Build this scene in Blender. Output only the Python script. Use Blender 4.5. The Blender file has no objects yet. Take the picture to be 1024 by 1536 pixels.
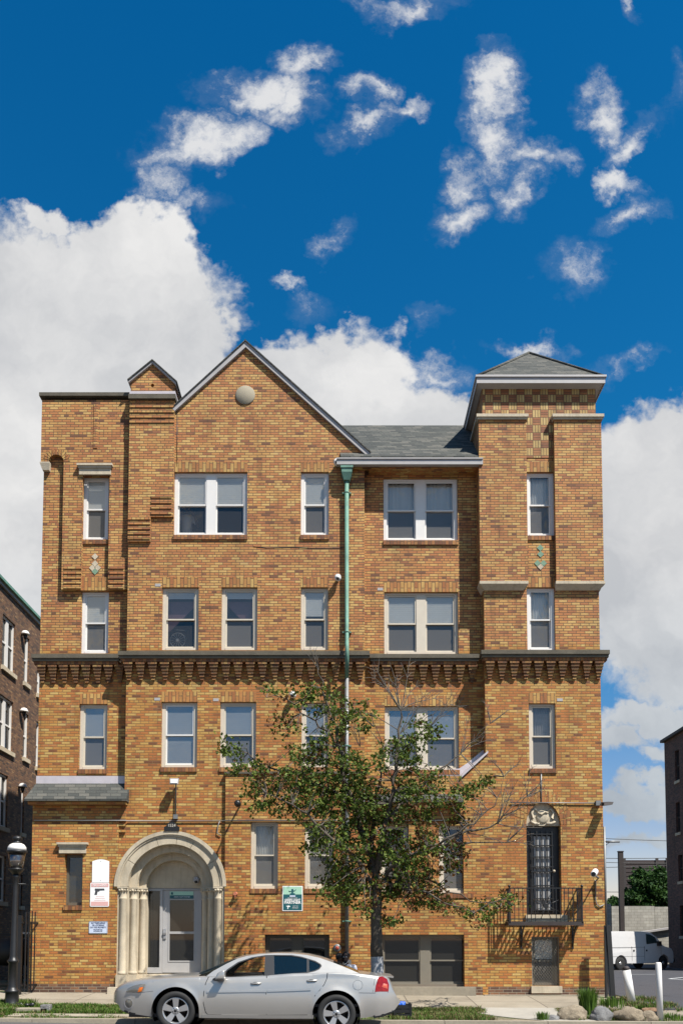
import bpy, bmesh, math, random
from mathutils import Vector, Matrix
from mathutils.geometry import tessellate_polygon
R = math.radians
random.seed(7)
S = bpy.context.scene
C = S.collection

# ------------------------------------------------------------------ camera
F, CX, PY, PITCH, CAMY, CAMZ = 1281.0, 512.0, 1332.0, R(3.4), -21.0, 1.57
cd = bpy.data.cameras.new('camera'); cam = bpy.data.objects.new('camera', cd); C.objects.link(cam)
cam.location = (0, CAMY, CAMZ); cam.rotation_euler = (math.pi/2 + PITCH, 0, 0)
cd.sensor_fit = 'VERTICAL'; cd.sensor_height = 36; cd.sensor_width = 24
cd.lens = 36*F/1536; cd.shift_y = (PY-768)/1536; cd.clip_end = 5000
S.camera = cam
def ray(px, py):
    u = (px-CX)/F; v = (PY-py)/F; c, s = math.cos(PITCH), math.sin(PITCH)
    return Vector((u, c-v*s, s+v*c))
def at(px, py, Y):                       # where a measured point of the photo lies on the plane y = Y
    d = ray(px, py); t = (Y-CAMY)/d.y
    return Vector((d.x*t, Y, CAMZ+d.z*t))
def atX(px, py, X):
    d = ray(px, py); t = X/d.x
    return Vector((X, CAMY+d.y*t, CAMZ+d.z*t))
def ax(px, py, Y): return at(px, py, Y).x
def az(py, Y): return at(512, py, Y).z

# ------------------------------------------------------------------ sun, sky, exposure
SUN = Vector((1.1, -1.0, 2.2)).normalized()
sl = bpy.data.lights.new('sun', 'SUN'); sl.energy = 4.6; sl.angle = R(0.53); sl.color = (1, .955, .88)
so = bpy.data.objects.new('sun', sl); C.objects.link(so)
so.rotation_euler = SUN.to_track_quat('Z', 'Y').to_euler(); so.location = (20, -20, 40)
S.view_settings.view_transform = 'Standard'; S.view_settings.look = 'None'
S.view_settings.exposure = 1.0; S.view_settings.gamma = 1
S.cycles.max_bounces = 8; S.cycles.transparent_max_bounces = 24

class NT:
    def __init__(s, tree): s.t = tree
    def n(s, typ, ins=None, **kw):
        nd = s.t.nodes.new(typ)
        for k, v in kw.items(): setattr(nd, k, v)
        for k, v in (ins or {}).items():
            if hasattr(v, 'is_output') or isinstance(v, bpy.types.NodeSocket): s.t.links.new(v, nd.inputs[k])
            else: nd.inputs[k].default_value = v
        return nd
    def m(s, op, a, b=0.0, c=None, clamp=False):
        ins = {0: a, 1: b}
        if c is not None: ins[2] = c
        return s.n('ShaderNodeMath', ins, operation=op, use_clamp=clamp).outputs[0]
    def ramp(s, fac, stops, interp='LINEAR'):
        r = s.n('ShaderNodeValToRGB', {0: fac}); cr = r.color_ramp; cr.interpolation = interp
        while len(cr.elements) < len(stops): cr.elements.new(.5)
        for e, (p, c) in zip(cr.elements, stops):
            e.position = p; e.color = (c[0], c[1], c[2], 1) if not isinstance(c, (int, float)) else (c, c, c, 1)
        return r.outputs[0]
    def mix(s, f, a, b, blend='MIX'):
        nd = s.n('ShaderNodeMix', data_type='RGBA', blend_type=blend)
        for k, v in ((0, f), (6, a), (7, b)):
            if isinstance(v, bpy.types.NodeSocket): s.t.links.new(v, nd.inputs[k])
            else: nd.inputs[k].default_value = (v if k == 0 else (v[0], v[1], v[2], 1))
        return nd.outputs[2]
    def noise(s, vec, scale, detail=4, rough=.55, out=0, dist=0):
        return s.n('ShaderNodeTexNoise', {'Vector': vec, 'Scale': scale, 'Detail': detail, 'Roughness': rough, 'Distortion': dist}).outputs[out]

W = bpy.data.worlds.new('World'); S.world = W; W.use_nodes = True
wt = W.node_tree; wt.nodes.clear(); N = NT(wt)
tc = N.n('ShaderNodeTexCoord').outputs['Generated']
sky = N.n('ShaderNodeTexSky', sky_type='NISHITA', sun_disc=False, sun_elevation=math.asin(SUN.z),
          sun_rotation=math.atan2(SUN.x, SUN.y), air_density=1.0, dust_density=.6, ozone_density=2.0)
sep = N.n('ShaderNodeSeparateXYZ', {0: tc})
dx, dy, dz = sep.outputs
ady = N.m('ADD', N.m('ABSOLUTE', dy), .03)
U_ = N.m('DIVIDE', dx, ady); V_ = N.m('DIVIDE', dz, ady)
uv = N.n('ShaderNodeCombineXYZ', {0: U_, 1: V_, 2: N.m('MULTIPLY', dy, .3)}).outputs[0]
uvflat = N.n('ShaderNodeCombineXYZ', {0: U_, 1: V_, 2: 0.0}).outputs[0]
w1 = N.noise(uv, 5.5, 5, .6, out=1); w2 = N.noise(uv, 19.0, 5, .65, out=1)
def off(vec, c, amt):
    a = N.n('ShaderNodeVectorMath', {0: c, 1: (.5, .5, .5)}, operation='SUBTRACT').outputs[0]
    b = N.n('ShaderNodeVectorMath', {0: a, 3: amt}, operation='SCALE').outputs[0]
    return N.n('ShaderNodeVectorMath', {0: vec, 1: b}, operation='ADD').outputs[0]
warp = off(off(uvflat, w1, .16), w2, .07)
def uvd(px, py):
    d = ray(px, py); return d.x/(d.y+.03), d.z/(d.y+.03)
def cloudset(lst, grow=1.25):
    acc = None
    for (px, py, rx, ry, ang, st) in lst:
        cx, cy = uvd(px, py)
        mp = N.n('ShaderNodeMapping', {'Vector': warp, 'Location': (cx, cy, 0), 'Rotation': (0, 0, R(ang)), 'Scale': (rx/1281*grow, ry/1281*grow, 1)}, vector_type='TEXTURE')
        ln = N.n('ShaderNodeVectorMath', {0: mp.outputs[0]}, operation='LENGTH').outputs['Value']
        v = N.m('MULTIPLY', N.m('SUBTRACT', 1.0, ln, clamp=True), st)
        acc = v if acc is None else N.m('MAXIMUM', acc, v)
    return acc
big = cloudset([(150,540,215,190,0,2.6),(190,400,120,75,0,2),(65,345,52,30,-10,1.3),(20,500,170,160,0,2.4),(300,510,75,80,0,2),
    (40,790,200,240,0,2.4),(250,470,80,70,0,2),(490,600,115,110,0,1.9),(560,545,75,70,0,1.5),(440,560,60,60,0,1.6),(620,640,110,70,0,1.8),(520,500,40,40,0,1.2),
    (1000,700,130,90,0,1.7),(960,840,150,170,0,1.8),(1010,960,170,110,0,1.5),(930,1215,75,26,0,1.3),(960,1085,110,30,0,1.1),(700,620,50,40,0,1.2),(980,1275,130,16,0,.9),(920,1120,60,30,0,1.0),(985,1140,40,20,0,.9),(960,1190,50,20,0,1.0)])
wis = cloudset([(375,155,85,38,0,1.15),(445,118,48,26,30,.95),(290,238,80,40,15,1.15),(535,160,38,24,0,.8),(525,218,50,30,10,.95),(590,190,42,14,25,.75),
    (745,125,42,55,0,1.2),(735,205,36,66,10,1.15),(695,275,42,48,0,.9),(790,240,44,22,0,.75),(770,290,24,44,-15,.8),(685,335,50,30,15,1.0),
    (885,165,28,46,35,.85),(935,205,50,26,35,.95),(915,268,44,20,-20,1.0),(948,325,58,26,20,1.0),(868,402,44,34,0,.62),(798,502,52,16,-5,.8),
    (642,470,28,18,0,.5),(470,462,42,24,0,.4),(505,372,34,18,0,.35),(930,22,16,44,10,.75),(610,10,80,26,0,.6),(1000,150,22,40,0,.45),
    (665,560,55,36,0,.7),(245,300,42,26,0,.55),(300,330,60,18,0,.4),(930,540,70,14,10,.45),(430,425,24,14,0,.5),(330,165,30,26,0,.9),(410,175,60,30,0,1.0),(560,200,34,20,0,.6),(720,165,30,40,0,.8)], 1.36)
fb = N.noise(off(uv, w1, .25), 9.0, 9, .62); fb2 = N.noise(off(uv, w2, .1), 24.0, 8, .65)
dens_b = N.n('ShaderNodeMapRange', {0: N.m('ADD', big, N.m('MULTIPLY', N.m('SUBTRACT', fb, .52), 1.5)), 1: .10, 2: .62}, interpolation_type='SMOOTHSTEP').outputs[0]
dens_b = N.m('MULTIPLY', dens_b, N.m('MULTIPLY', big, 6.0, clamp=True))
fb3 = N.noise(off(uv, w2, .16), 62.0, 6, .65)
wsum = N.m('ADD', N.m('ADD', wis, N.m('MULTIPLY', N.m('SUBTRACT', fb3, .5), .55)), N.m('ADD', N.m('MULTIPLY', N.m('SUBTRACT', fb, .5), 1.5), N.m('MULTIPLY', N.m('SUBTRACT', fb2, .5), 1.0)))
dens_w = N.m('ADD', N.m('MULTIPLY', N.n('ShaderNodeMapRange', {0: wsum, 1: .18, 2: 1.05}, interpolation_type='SMOOTHSTEP').outputs[0], .85), N.m('MULTIPLY', N.n('ShaderNodeMapRange', {0: wsum, 1: -.25, 2: .8}).outputs[0], .13))
dens_w = N.m('MULTIPLY', N.m('MULTIPLY', dens_w, N.m('MULTIPLY', wis, 5.0, clamp=True)), .92)
dens = N.m('MAXIMUM', dens_b, dens_w)
dens = N.m('MULTIPLY', dens, N.m('MULTIPLY', N.m('ADD', dz, .01), 60.0, clamp=True))
tint = N.ramp(dz, [(0, (.9, .68, .62)), (.12, (.56, .54, .60)), (.35, (.05, .49, .69)), (.8, (.01, .40, .65))])
skyc = N.mix(1.0, sky.outputs[0], tint, 'MULTIPLY')
shade = N.noise(off(uv, w1, .2), 4.5, 6, .55)
shade = N.n('ShaderNodeMapRange', {0: shade, 1: .33, 2: .62}).outputs[0]
shade = N.m('MAXIMUM', shade, N.m('MULTIPLY', wis, 1.5, clamp=True))
cloudc = N.mix(shade, (2.75, 2.82, 2.95), (4.15, 4.13, 4.1))
low = N.n('ShaderNodeMapRange', {0: dz, 1: .12, 2: .4}).outputs[0]
cloudc = N.mix(low, N.mix(1.0, cloudc, (.72, .80, .87), 'MULTIPLY'), cloudc)
bgc = N.mix(dens, skyc, cloudc)
bg = N.n('ShaderNodeBackground', {'Color': bgc, 'Strength': .1})
wo = N.n('ShaderNodeOutputWorld'); wt.links.new(bg.outputs[0], wo.inputs[0])

# ------------------------------------------------------------------ materials
def mat(name):
    m = bpy.data.materials.new(name); m.use_nodes = True; m.node_tree.nodes.clear(); return m, NT(m.node_tree)
def finish(m, N, color, rough=.8, metal=0, bump=None, bdist=.01, bstr=1.0, **kw):
    b = N.n('ShaderNodeBsdfPrincipled')
    ins = {'Base Color': color, 'Roughness': rough, 'Metallic': metal}; ins.update(kw)
    for k, v in ins.items():
        if isinstance(v, bpy.types.NodeSocket): N.t.links.new(v, b.inputs[k])
        elif isinstance(v, tuple): b.inputs[k].default_value = (v[0], v[1], v[2], 1)
        else: b.inputs[k].default_value = v
    if bump is not None:
        bp = N.n('ShaderNodeBump', {'Height': bump, 'Distance': bdist, 'Strength': bstr}); N.t.links.new(bp.outputs[0], b.inputs['Normal'])
    o = N.n('ShaderNodeOutputMaterial'); N.t.links.new(b.outputs[0], o.inputs[0]); return m
def wallvec(N):
    g = N.n('ShaderNodeNewGeometry'); p = N.n('ShaderNodeSeparateXYZ', {0: g.outputs['Position']}); nn = N.n('ShaderNodeSeparateXYZ', {0: g.outputs['True Normal']})
    side = N.m('GREATER_THAN', N.m('ABSOLUTE', nn.outputs[0]), .75)
    u = N.m('ADD', N.m('MULTIPLY', p.outputs[0], N.m('SUBTRACT', 1.0, side)), N.m('MULTIPLY', p.outputs[1], side))
    up = N.m('GREATER_THAN', N.m('ABSOLUTE', nn.outputs[2]), .8)
    v = N.m('ADD', N.m('MULTIPLY', p.outputs[2], N.m('SUBTRACT', 1.0, up)), N.m('MULTIPLY', p.outputs[1], up))
    return g.outputs['Position'], u, v
def stonemat(name, col):
    m, N = mat(name); g = N.n('ShaderNodeNewGeometry').outputs['Position']
    n1 = N.noise(g, 2.0, 7, .65); n2 = N.noise(g, 45, 4, .7); st = N.noise(N.n('ShaderNodeVectorMath', {0: g, 1: (9.0, 9.0, 1.0)}, operation='MULTIPLY').outputs[0], 1.0, 7, .65)
    c = N.mix(N.n('ShaderNodeMapRange', {0: n1, 1: .3, 2: .7}).outputs[0], tuple(x*.8 for x in col), tuple(x*1.12 for x in col))
    c = N.mix(N.n('ShaderNodeMapRange', {0: st, 1: .5, 2: .78, 3: 0, 4: .6}).outputs[0], c, (col[0]*.42, col[1]*.40, col[2]*.36))
    c = N.mix(N.n('ShaderNodeMapRange', {0: n2, 1: .62, 2: .72, 3: 0, 4: .5}).outputs[0], c, tuple(x*.5 for x in col))
    return finish(m, N, c, .88, 0, N.m('ADD', n2, n1), .008, .7)
def plain(name, col, rough=.6, metal=0, var=.12, scale=6, bump=0, **kw):
    m, N = mat(name); g = N.n('ShaderNodeNewGeometry').outputs['Position']
    n1 = N.noise(g, scale, 6, .6); n2 = N.noise(g, scale*9, 3, .6)
    f = N.m('ADD', N.m('MULTIPLY', n1, .65), N.m('MULTIPLY', n2, .35))
    f = N.n('ShaderNodeMapRange', {0: f, 1: .3, 2: .7}).outputs[0]
    c = N.mix(f, tuple(x*(1-var) for x in col), tuple(min(1, x*(1+var)) for x in col))
    return finish(m, N, c, rough, metal, n2 if bump else None, bump or .01, .6, **kw)
BR = [(.0, (.16, .062, .026)), (.03, (.27, .098, .036)), (.12, (.375, .138, .043)), (.36, (.42, .170, .049)), (.55, (.44, .204, .057)), (.76, (.465, .25, .072)), (1, (.505, .31, .10))]
BLOW = [(.0, (.15, .054, .018)), (.03, (.24, .080, .022)), (.11, (.37, .122, .028)), (.38, (.39, .145, .030)), (.58, (.42, .20, .042)), (.78, (.44, .25, .062)), (1, (.49, .32, .10))]
def brickmat(name, ramp=BR, bw=.213, rh=.0665, mode='h', mortar=(.115, .068, .030), msize=.0075, dark=1.0, low=False):
    m, N = mat(name); pos, u, v = wallvec(N)
    if mode == 'v': vec = N.n('ShaderNodeCombineXYZ', {0: N.m('ADD', v, .033), 1: u, 2: 0.0}).outputs[0]
    else: vec = N.n('ShaderNodeCombineXYZ', {0: u, 1: v, 2: 0.0}).outputs[0]
    wb = off_n(N, vec, N.noise(pos, 7, 2, .5, out=1), .006)
    def bt(vc, w, h, o=.5, freq=2):
        return N.n('ShaderNodeTexBrick', {'Vector': vc, 'Color1': (0, 0, 0, 1), 'Color2': (1, 1, 1, 1), 'Mortar': (.5, .5, .5, 1), 'Scale': 1.0, 'Mortar Size': msize, 'Mortar Smooth': .25, 'Bias': 0.0, 'Brick Width': w, 'Row Height': h}, offset=o, offset_frequency=freq)
    if mode == 'basket':
        cell = .1995
        s3 = N.n('ShaderNodeSeparateXYZ', {0: vec})
        par = N.m('MODULO', N.m('ADD', N.m('FLOOR', N.m('DIVIDE', N.m('ADD', s3.outputs[0], 60), cell)), N.m('FLOOR', N.m('DIVIDE', s3.outputs[1], cell))), 2.0)
        par = N.m('GREATER_THAN', par, .5)
        v0 = N.n('ShaderNodeVectorMath', {0: vec, 1: (60, 0, 0)}, operation='ADD').outputs[0]
        s4 = N.n('ShaderNodeSeparateXYZ', {0: v0})
        vs = N.n('ShaderNodeCombineXYZ', {0: s4.outputs[1], 1: s4.outputs[0], 2: 0.0}).outputs[0]
        b1 = bt(v0, cell, .0665, 0); b2 = bt(vs, cell, .0665, 0)
        c1 = N.ramp(b1.outputs[0], [(0, (.20, .072, .03)), (.5, (.30, .11, .04)), (1, (.35, .15, .05))])
        c2 = N.ramp(b2.outputs[0], [(0, (.36, .21, .07)), (.5, (.44, .29, .10)), (1, (.50, .35, .14))])
        col = N.mix(par, c1, c2)
        fac = N.n('ShaderNodeMix', {0: par, 2: b1.outputs['Fac'], 3: b2.outputs['Fac']}).outputs[0]
    else:
        b = N.n('ShaderNodeTexBrick', {'Vector': wb, 'Color1': (0, 0, 0, 1), 'Color2': (1, 1, 1, 1), 'Mortar': (.5, .5, .5, 1), 'Scale': 1.0, 'Mortar Size': msize, 'Mortar Smooth': .25, 'Bias': 0.0, 'Brick Width': bw, 'Row Height': rh}, offset=.5, offset_frequency=2, squash=.5 if mode == 'h' else 1.0, squash_frequency=7 if mode == 'h' else 1); fac = b.outputs['Fac']
        fr = N.m('FRACT', N.m('DIVIDE', v, rh)); bed_shade = N.m('MAXIMUM', N.m('LESS_THAN', fr, .13), N.m('GREATER_THAN', fr, .90))  # bed joints in dark mortar, widened to paint in the shade of raked joints
        if mode == 'h': fac = N.m('MAXIMUM', fac, N.m('MULTIPLY', bed_shade, .95))
        # a slow drift makes runs of similar bricks
        dr = N.m('MULTIPLY', N.m('SUBTRACT', N.noise(pos, .9, 3, .6), .5), .35)
        # stretched noise gives short runs of alike bricks along a course
        row = N.m('FLOOR', N.m('DIVIDE', v, rh)); rn = N.n('ShaderNodeTexWhiteNoise', {'W': row}, noise_dimensions='1D').outputs[0]
        val = N.m('ADD', N.m('ADD', b.outputs[0], dr), N.m('MULTIPLY', N.m('SUBTRACT', rn, .5), .16), clamp=True)
        col = N.ramp(val, ramp)
        if low:                      # below the main cornice the brickwork is a brighter orange and is pointed flush in tan
            lowf = N.m('LESS_THAN', v, 8.9)
            col = N.mix(lowf, col, N.ramp(val, BLOW)); mortar = N.mix(lowf, mortar, (.205, .112, .037))
    grain = N.noise(pos, 60, 3, .6); blotch = N.noise(pos, 1.3, 6, .65)
    stain = N.noise(N.n('ShaderNodeVectorMath', {0: pos, 1: (5.0, 5.0, .8)}, operation='MULTIPLY').outputs[0], .8, 7, .65)
    k = N.n('ShaderNodeMapRange', {0: grain, 1: .3, 2: .7, 3: .84, 4: 1.10}).outputs[0]
    k2 = N.n('ShaderNodeMapRange', {0: blotch, 1: .3, 2: .72, 3: 1.10, 4: .78}).outputs[0]
    k3 = N.n('ShaderNodeMapRange', {0: stain, 1: .52, 2: .72, 3: 1.0, 4: .66}).outputs[0]
    kk = N.m('MULTIPLY', N.m('MULTIPLY', N.m('MULTIPLY', k, k2), k3), dark)
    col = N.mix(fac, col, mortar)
    if low:                          # pale salts and patched joints
        ef = N.noise(N.n('ShaderNodeVectorMath', {0: pos, 1: (1.0, 1.0, 2.2)}, operation='MULTIPLY').outputs[0], 1.1, 8, .7)
        col = N.mix(N.n('ShaderNodeMapRange', {0: ef, 1: .60, 2: .80, 3: 0, 4: .45}).outputs[0], col, (.40, .30, .20))
    kc = N.n('ShaderNodeCombineXYZ', {0: kk, 1: kk, 2: kk}).outputs[0]
    col = N.mix(1.0, col, kc, 'MULTIPLY')
    h = N.m('ADD', N.m('SUBTRACT', 1.0, fac), N.m('MULTIPLY', grain, .25))
    return finish(m, N, col, .82, 0, h, .012, .9)
def off_n(N, vec, c, amt):
    a = N.n('ShaderNodeVectorMath', {0: c, 1: (.5, .5, .5)}, operation='SUBTRACT').outputs[0]
    b = N.n('ShaderNodeVectorMath', {0: a, 3: amt}, operation='SCALE').outputs[0]
    return N.n('ShaderNodeVectorMath', {0: vec, 1: b}, operation='ADD').outputs[0]
M = {}
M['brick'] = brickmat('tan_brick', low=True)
M['soldier'] = brickmat('soldier_brick', mode='v', bw=.30, rh=.088, ramp=[(0, (.28, .10, .03)), (.4, (.37, .16, .042)), (.7, (.41, .22, .06)), (1, (.46, .29, .09))])
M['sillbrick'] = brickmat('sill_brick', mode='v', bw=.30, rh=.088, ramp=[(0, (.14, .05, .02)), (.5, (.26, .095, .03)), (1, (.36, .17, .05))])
M['basket'] = brickmat('basketweave_brick', mode='basket')
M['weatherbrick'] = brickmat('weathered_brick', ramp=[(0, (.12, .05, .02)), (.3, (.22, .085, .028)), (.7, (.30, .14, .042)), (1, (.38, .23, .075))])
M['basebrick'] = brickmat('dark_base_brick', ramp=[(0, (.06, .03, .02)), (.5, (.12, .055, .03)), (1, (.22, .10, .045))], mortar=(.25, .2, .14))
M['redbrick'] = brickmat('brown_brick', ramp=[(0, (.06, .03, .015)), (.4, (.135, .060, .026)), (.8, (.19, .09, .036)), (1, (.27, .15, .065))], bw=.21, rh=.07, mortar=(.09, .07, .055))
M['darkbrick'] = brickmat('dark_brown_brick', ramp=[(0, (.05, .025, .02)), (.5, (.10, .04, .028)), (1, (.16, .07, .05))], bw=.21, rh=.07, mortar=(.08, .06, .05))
M['stone'] = stonemat('limestone', (.46, .39, .285))
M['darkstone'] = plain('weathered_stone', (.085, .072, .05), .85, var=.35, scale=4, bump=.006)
M['roundstone'] = plain('tan_stone', (.27, .235, .17), .9, var=.15, scale=4)
M['white'] = plain('white_paint', (.62, .595, .56), .5, var=.04)
M['beige'] = plain('beige_paint', (.50, .44, .35), .55, var=.07)
M['trimgrey'] = plain('grey_painted_metal', (.33, .31, .30), .5, var=.1)
M['flash'] = plain('pale_sheet_metal', (.50, .45, .46), .45, metal=.2, var=.12)
M['doorgrey'] = plain('grey_door_paint', (.34, .33, .325), .5, var=.06)
M['copper'] = plain('green_copper', (.095, .20, .15), .7, var=.4, scale=5)
M['galv'] = plain('galvanised_pipe', (.19, .19, .185), .5, metal=.4, var=.15)
M['iron'] = plain('black_iron', (.010, .0095, .0095), .45, var=.3)
M['rust'] = plain('dark_rusty_steel', (.028, .02, .018), .7, var=.35)
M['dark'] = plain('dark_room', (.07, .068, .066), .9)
M['blind'] = plain('window_blind', (.70, .69, .66), .8, var=.05, scale=2)
M['curtain'] = plain('grey_curtain', (.33, .32, .31), .9, var=.2, scale=8)
M['pink'] = plain('plum_curtain', (.20, .11, .13), .9, var=.2)
M['darkframe'] = plain('dark_olive_frame', (.10, .085, .06), .6, var=.15)
M['bark'] = plain('bark', (.075, .06, .045), .95, var=.45, scale=12, bump=.02)
M['twig'] = plain('twig_bark', (.10, .085, .07), .9, var=.3, scale=12)
M['whitewash'] = plain('pale_trunk_paint', (.30, .30, .31), .9, var=.45, scale=14, bump=.012)
M['concrete'] = plain('old_concrete', (.25, .215, .16), .9, var=.22, scale=1.6, bump=.008)
M['palecon'] = plain('pale_concrete', (.29, .265, .225), .9, var=.14, scale=1.6, bump=.006)
M['terra'] = plain('terracotta', (.40, .13, .07), .8)
M['tileg'] = plain('green_glazed_tile', (.17, .26, .17), .3, var=.2, scale=20)
M['rubber'] = plain('tyre_rubber', (.014, .0135, .013), .8, var=.2)
M['black'] = plain('black_plastic', (.012, .012, .013), .4, var=.1)
M['alloy'] = plain('alloy_metal', (.55, .54, .53), .28, metal=.8, var=.05)
M['red'] = plain('red_bell', (.40, .06, .03), .5)
M['blue'] = plain('blue_bag', (.02, .09, .40), .4)
M['skin'] = plain('brown_skin', (.060, .030, .020), .5, var=.08, scale=20)
M['skin2'] = plain('mid_brown_skin', (.16, .085, .055), .5, var=.08, scale=20)
M['hair'] = plain('black_hair', (.010, .009, .009), .8)
M['tee'] = plain('pale_grey_cotton', (.36, .38, .46), .9, var=.12, scale=14)
M['blackcloth'] = plain('black_cotton', (.012, .012, .014), .9, var=.2)
M['jeans'] = plain('dark_denim', (.03, .04, .07), .9, var=.2)
M['vanpaint'] = plain('white_van_paint', (.50, .49, .48), .35, var=.05)
M['soot'] = plain('soot_black', (.008, .008, .008), .6)
def paint():
    m, N = mat('silver_car_paint'); g = N.n('ShaderNodeNewGeometry').outputs['Position']
    sp = N.noise(g, 900, 1, .5); dirt = N.noise(g, 3.5, 6, .6)
    pz = N.n('ShaderNodeSeparateXYZ', {0: g}).outputs[2]
    c = N.mix(sp, (.37, .35, .32), (.47, .445, .41))
    lowd = N.n('ShaderNodeMapRange', {0: N.m('ADD', pz, N.m('MULTIPLY', dirt, .25)), 1: .25, 2: .62, 3: .38, 4: 0}).outputs[0]
    c = N.mix(lowd, c, (.36, .33, .29))
    return finish(m, N, c, N.n('ShaderNodeMapRange', {0: dirt, 3: .26, 4: .4}).outputs[0], .62, None, **{'Coat Weight': .6, 'Coat Roughness': .06})
M['car'] = paint()
def glassmat(name, tintc, gl=.10, dif=0.0, difc=(.1, .1, .1), wob=.0):
    m, N = mat(name); fr = N.n('ShaderNodeLayerWeight', {'Blend': .35}).outputs['Fresnel']
    g = N.n('ShaderNodeNewGeometry').outputs['Position']
    bp = N.n('ShaderNodeBump', {'Height': N.noise(g, 2.2, 3, .5), 'Distance': wob, 'Strength': 1.0})
    t = N.n('ShaderNodeBsdfTransparent', {'Color': (*tintc, 1)}).outputs[0]
    gls = N.n('ShaderNodeBsdfGlossy', {'Color': (.9, .93, .95, 1), 'Roughness': .02, 'Normal': bp.outputs[0]}).outputs[0]
    d = N.n('ShaderNodeBsdfDiffuse', {'Color': (*difc, 1)}).outputs[0]
    a = N.n('ShaderNodeMixShader', {0: dif, 1: t, 2: d}).outputs[0]
    f = N.m('ADD', N.m('MULTIPLY', fr, .7), gl, clamp=True)
    o = N.n('ShaderNodeMixShader', {0: f, 1: a, 2: gls}).outputs[0]
    out = N.n('ShaderNodeOutputMaterial'); N.t.links.new(o, out.inputs[0]); return m
M['glass'] = glassmat('window_glass', (.9, .91, .90), .045, .10, (.24, .235, .22), wob=.01)
M['glassblue'] = glassmat('mirrored_window_glass', (.6, .62, .62), .16, .50, (.24, .24, .225), wob=.012)
M['screen'] = glassmat('screened_window_glass', (.45, .45, .45), .015, .6, (.15, .142, .132), wob=.01)
M['thinscreen'] = glassmat('thin_screened_glass', (.7, .7, .7), .02, .16, (.16, .155, .15), wob=.01)
M['screenblue'] = glassmat('screened_mirrored_glass', (.4, .4, .42), .06, .65, (.135, .13, .125), wob=.01)
M['carglass'] = glassmat('car_glass', (.28, .36, .37), .04, .12, (.03, .05, .05))
M['lampglass'] = glassmat('smoked_lamp_glass', (.35, .28, .2), .12, .35, (.10, .07, .05))
def shingles(name, ramp):
    m, N = mat(name); pos, u, v = wallvec(N)
    p = N.n('ShaderNodeSeparateXYZ', {0: pos})
    vec = N.n('ShaderNodeCombineXYZ', {0: N.m('ADD', p.outputs[0], N.m('MULTIPLY', p.outputs[1], .3)), 1: p.outputs[2], 2: 0.0}).outputs[0]
    b = N.n('ShaderNodeTexBrick', {'Vector': vec, 'Color1': (0, 0, 0, 1), 'Color2': (1, 1, 1, 1), 'Mortar': (0, 0, 0, 1), 'Scale': 1.0, 'Mortar Size': .006, 'Mortar Smooth': .3, 'Brick Width': .26, 'Row Height': .092}, offset=.37)
    gr = N.noise(pos, 90, 2, .6); c = N.ramp(N.m('ADD', b.outputs[0], N.m('MULTIPLY', N.m('SUBTRACT', gr, .5), .5)), ramp)
    c = N.mix(b.outputs['Fac'], c, (.03, .03, .028))
    return finish(m, N, c, .9, 0, N.m('SUBTRACT', gr, b.outputs['Fac']), .01)
M['shingle'] = shingles('grey_shingles', [(0, (.035, .038, .034)), (.5, (.058, .06, .052)), (1, (.10, .095, .08))])
def ground_mat():
    m, N = mat('soil_and_turf'); g = N.n('ShaderNodeNewGeometry').outputs['Position']
    a = N.noise(g, 1.1, 7, .65); b = N.noise(g, 14, 6, .7)
    s = N.ramp(b, [(.25, (.10, .075, .045)), (.5, (.20, .155, .10)), (.75, (.30, .25, .18))])
    gr = N.ramp(b, [(.3, (.02, .038, .008)), (.7, (.07, .095, .025))])
    f = N.n('ShaderNodeMapRange', {0: a, 1: .42, 2: .56}).outputs[0]
    return finish(m, N, N.mix(f, s, gr), .95, 0, b, .03)
M['soil'] = ground_mat()
def asphalt(name, c0, c1):
    m, N = mat(name); g = N.n('ShaderNodeNewGeometry').outputs['Position']
    a = N.noise(g, .6, 6, .6); b = N.noise(g, 45, 5, .75)
    cr = N.n('ShaderNodeTexVoronoi', {'Vector': off_n(N, g, N.noise(g, 1.5, 4, .6, out=1), .5), 'Scale': .45}, feature='DISTANCE_TO_EDGE').outputs[0]
    crk = N.n('ShaderNodeMapRange', {0: cr, 1: .004, 2: .012, 3: .45, 4: 1}).outputs[0]
    c = N.mix(N.m('ADD', N.m('MULTIPLY', a, .6), N.m('MULTIPLY', b, .5)), c0, c1)
    kc = N.n('ShaderNodeCombineXYZ', {0: crk, 1: crk, 2: crk}).outputs[0]
    return finish(m, N, N.mix(1.0, c, kc, 'MULTIPLY'), .9, 0, b, .008)
M['asphalt'] = asphalt('asphalt', (.045, .043, .045), (.10, .092, .088))
M['lot'] = asphalt('lot_asphalt', (.030, .029, .033), (.055, .052, .056))
def pavement():
    m, N = mat('pavement_concrete'); g = N.n('ShaderNodeNewGeometry').outputs['Position']; p = N.n('ShaderNodeSeparateXYZ', {0: g})
    a = N.noise(g, 1.2, 7, .65); b = N.noise(g, 40, 4, .7)
    br = N.n('ShaderNodeTexBrick', {'Vector': g, 'Color1': (0, 0, 0, 1), 'Color2': (1, 1, 1, 1), 'Mortar': (0, 0, 0, 1), 'Scale': 1.0, 'Mortar Size': .012, 'Brick Width': 1.5, 'Row Height': 1.35}, offset=0)
    c = N.ramp(N.m('ADD', N.m('MULTIPLY', a, .6), N.m('ADD', N.m('MULTIPLY', b, .3), N.m('MULTIPLY', br.outputs[0], .15))), [(.3, (.13, .105, .075)), (.5, (.225, .19, .14)), (.75, (.29, .25, .19))])
    c = N.mix(br.outputs['Fac'], c, (.08, .065, .045))
    return finish(m, N, c, .92, 0, b, .006)
M['pave'] = pavement()
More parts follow.
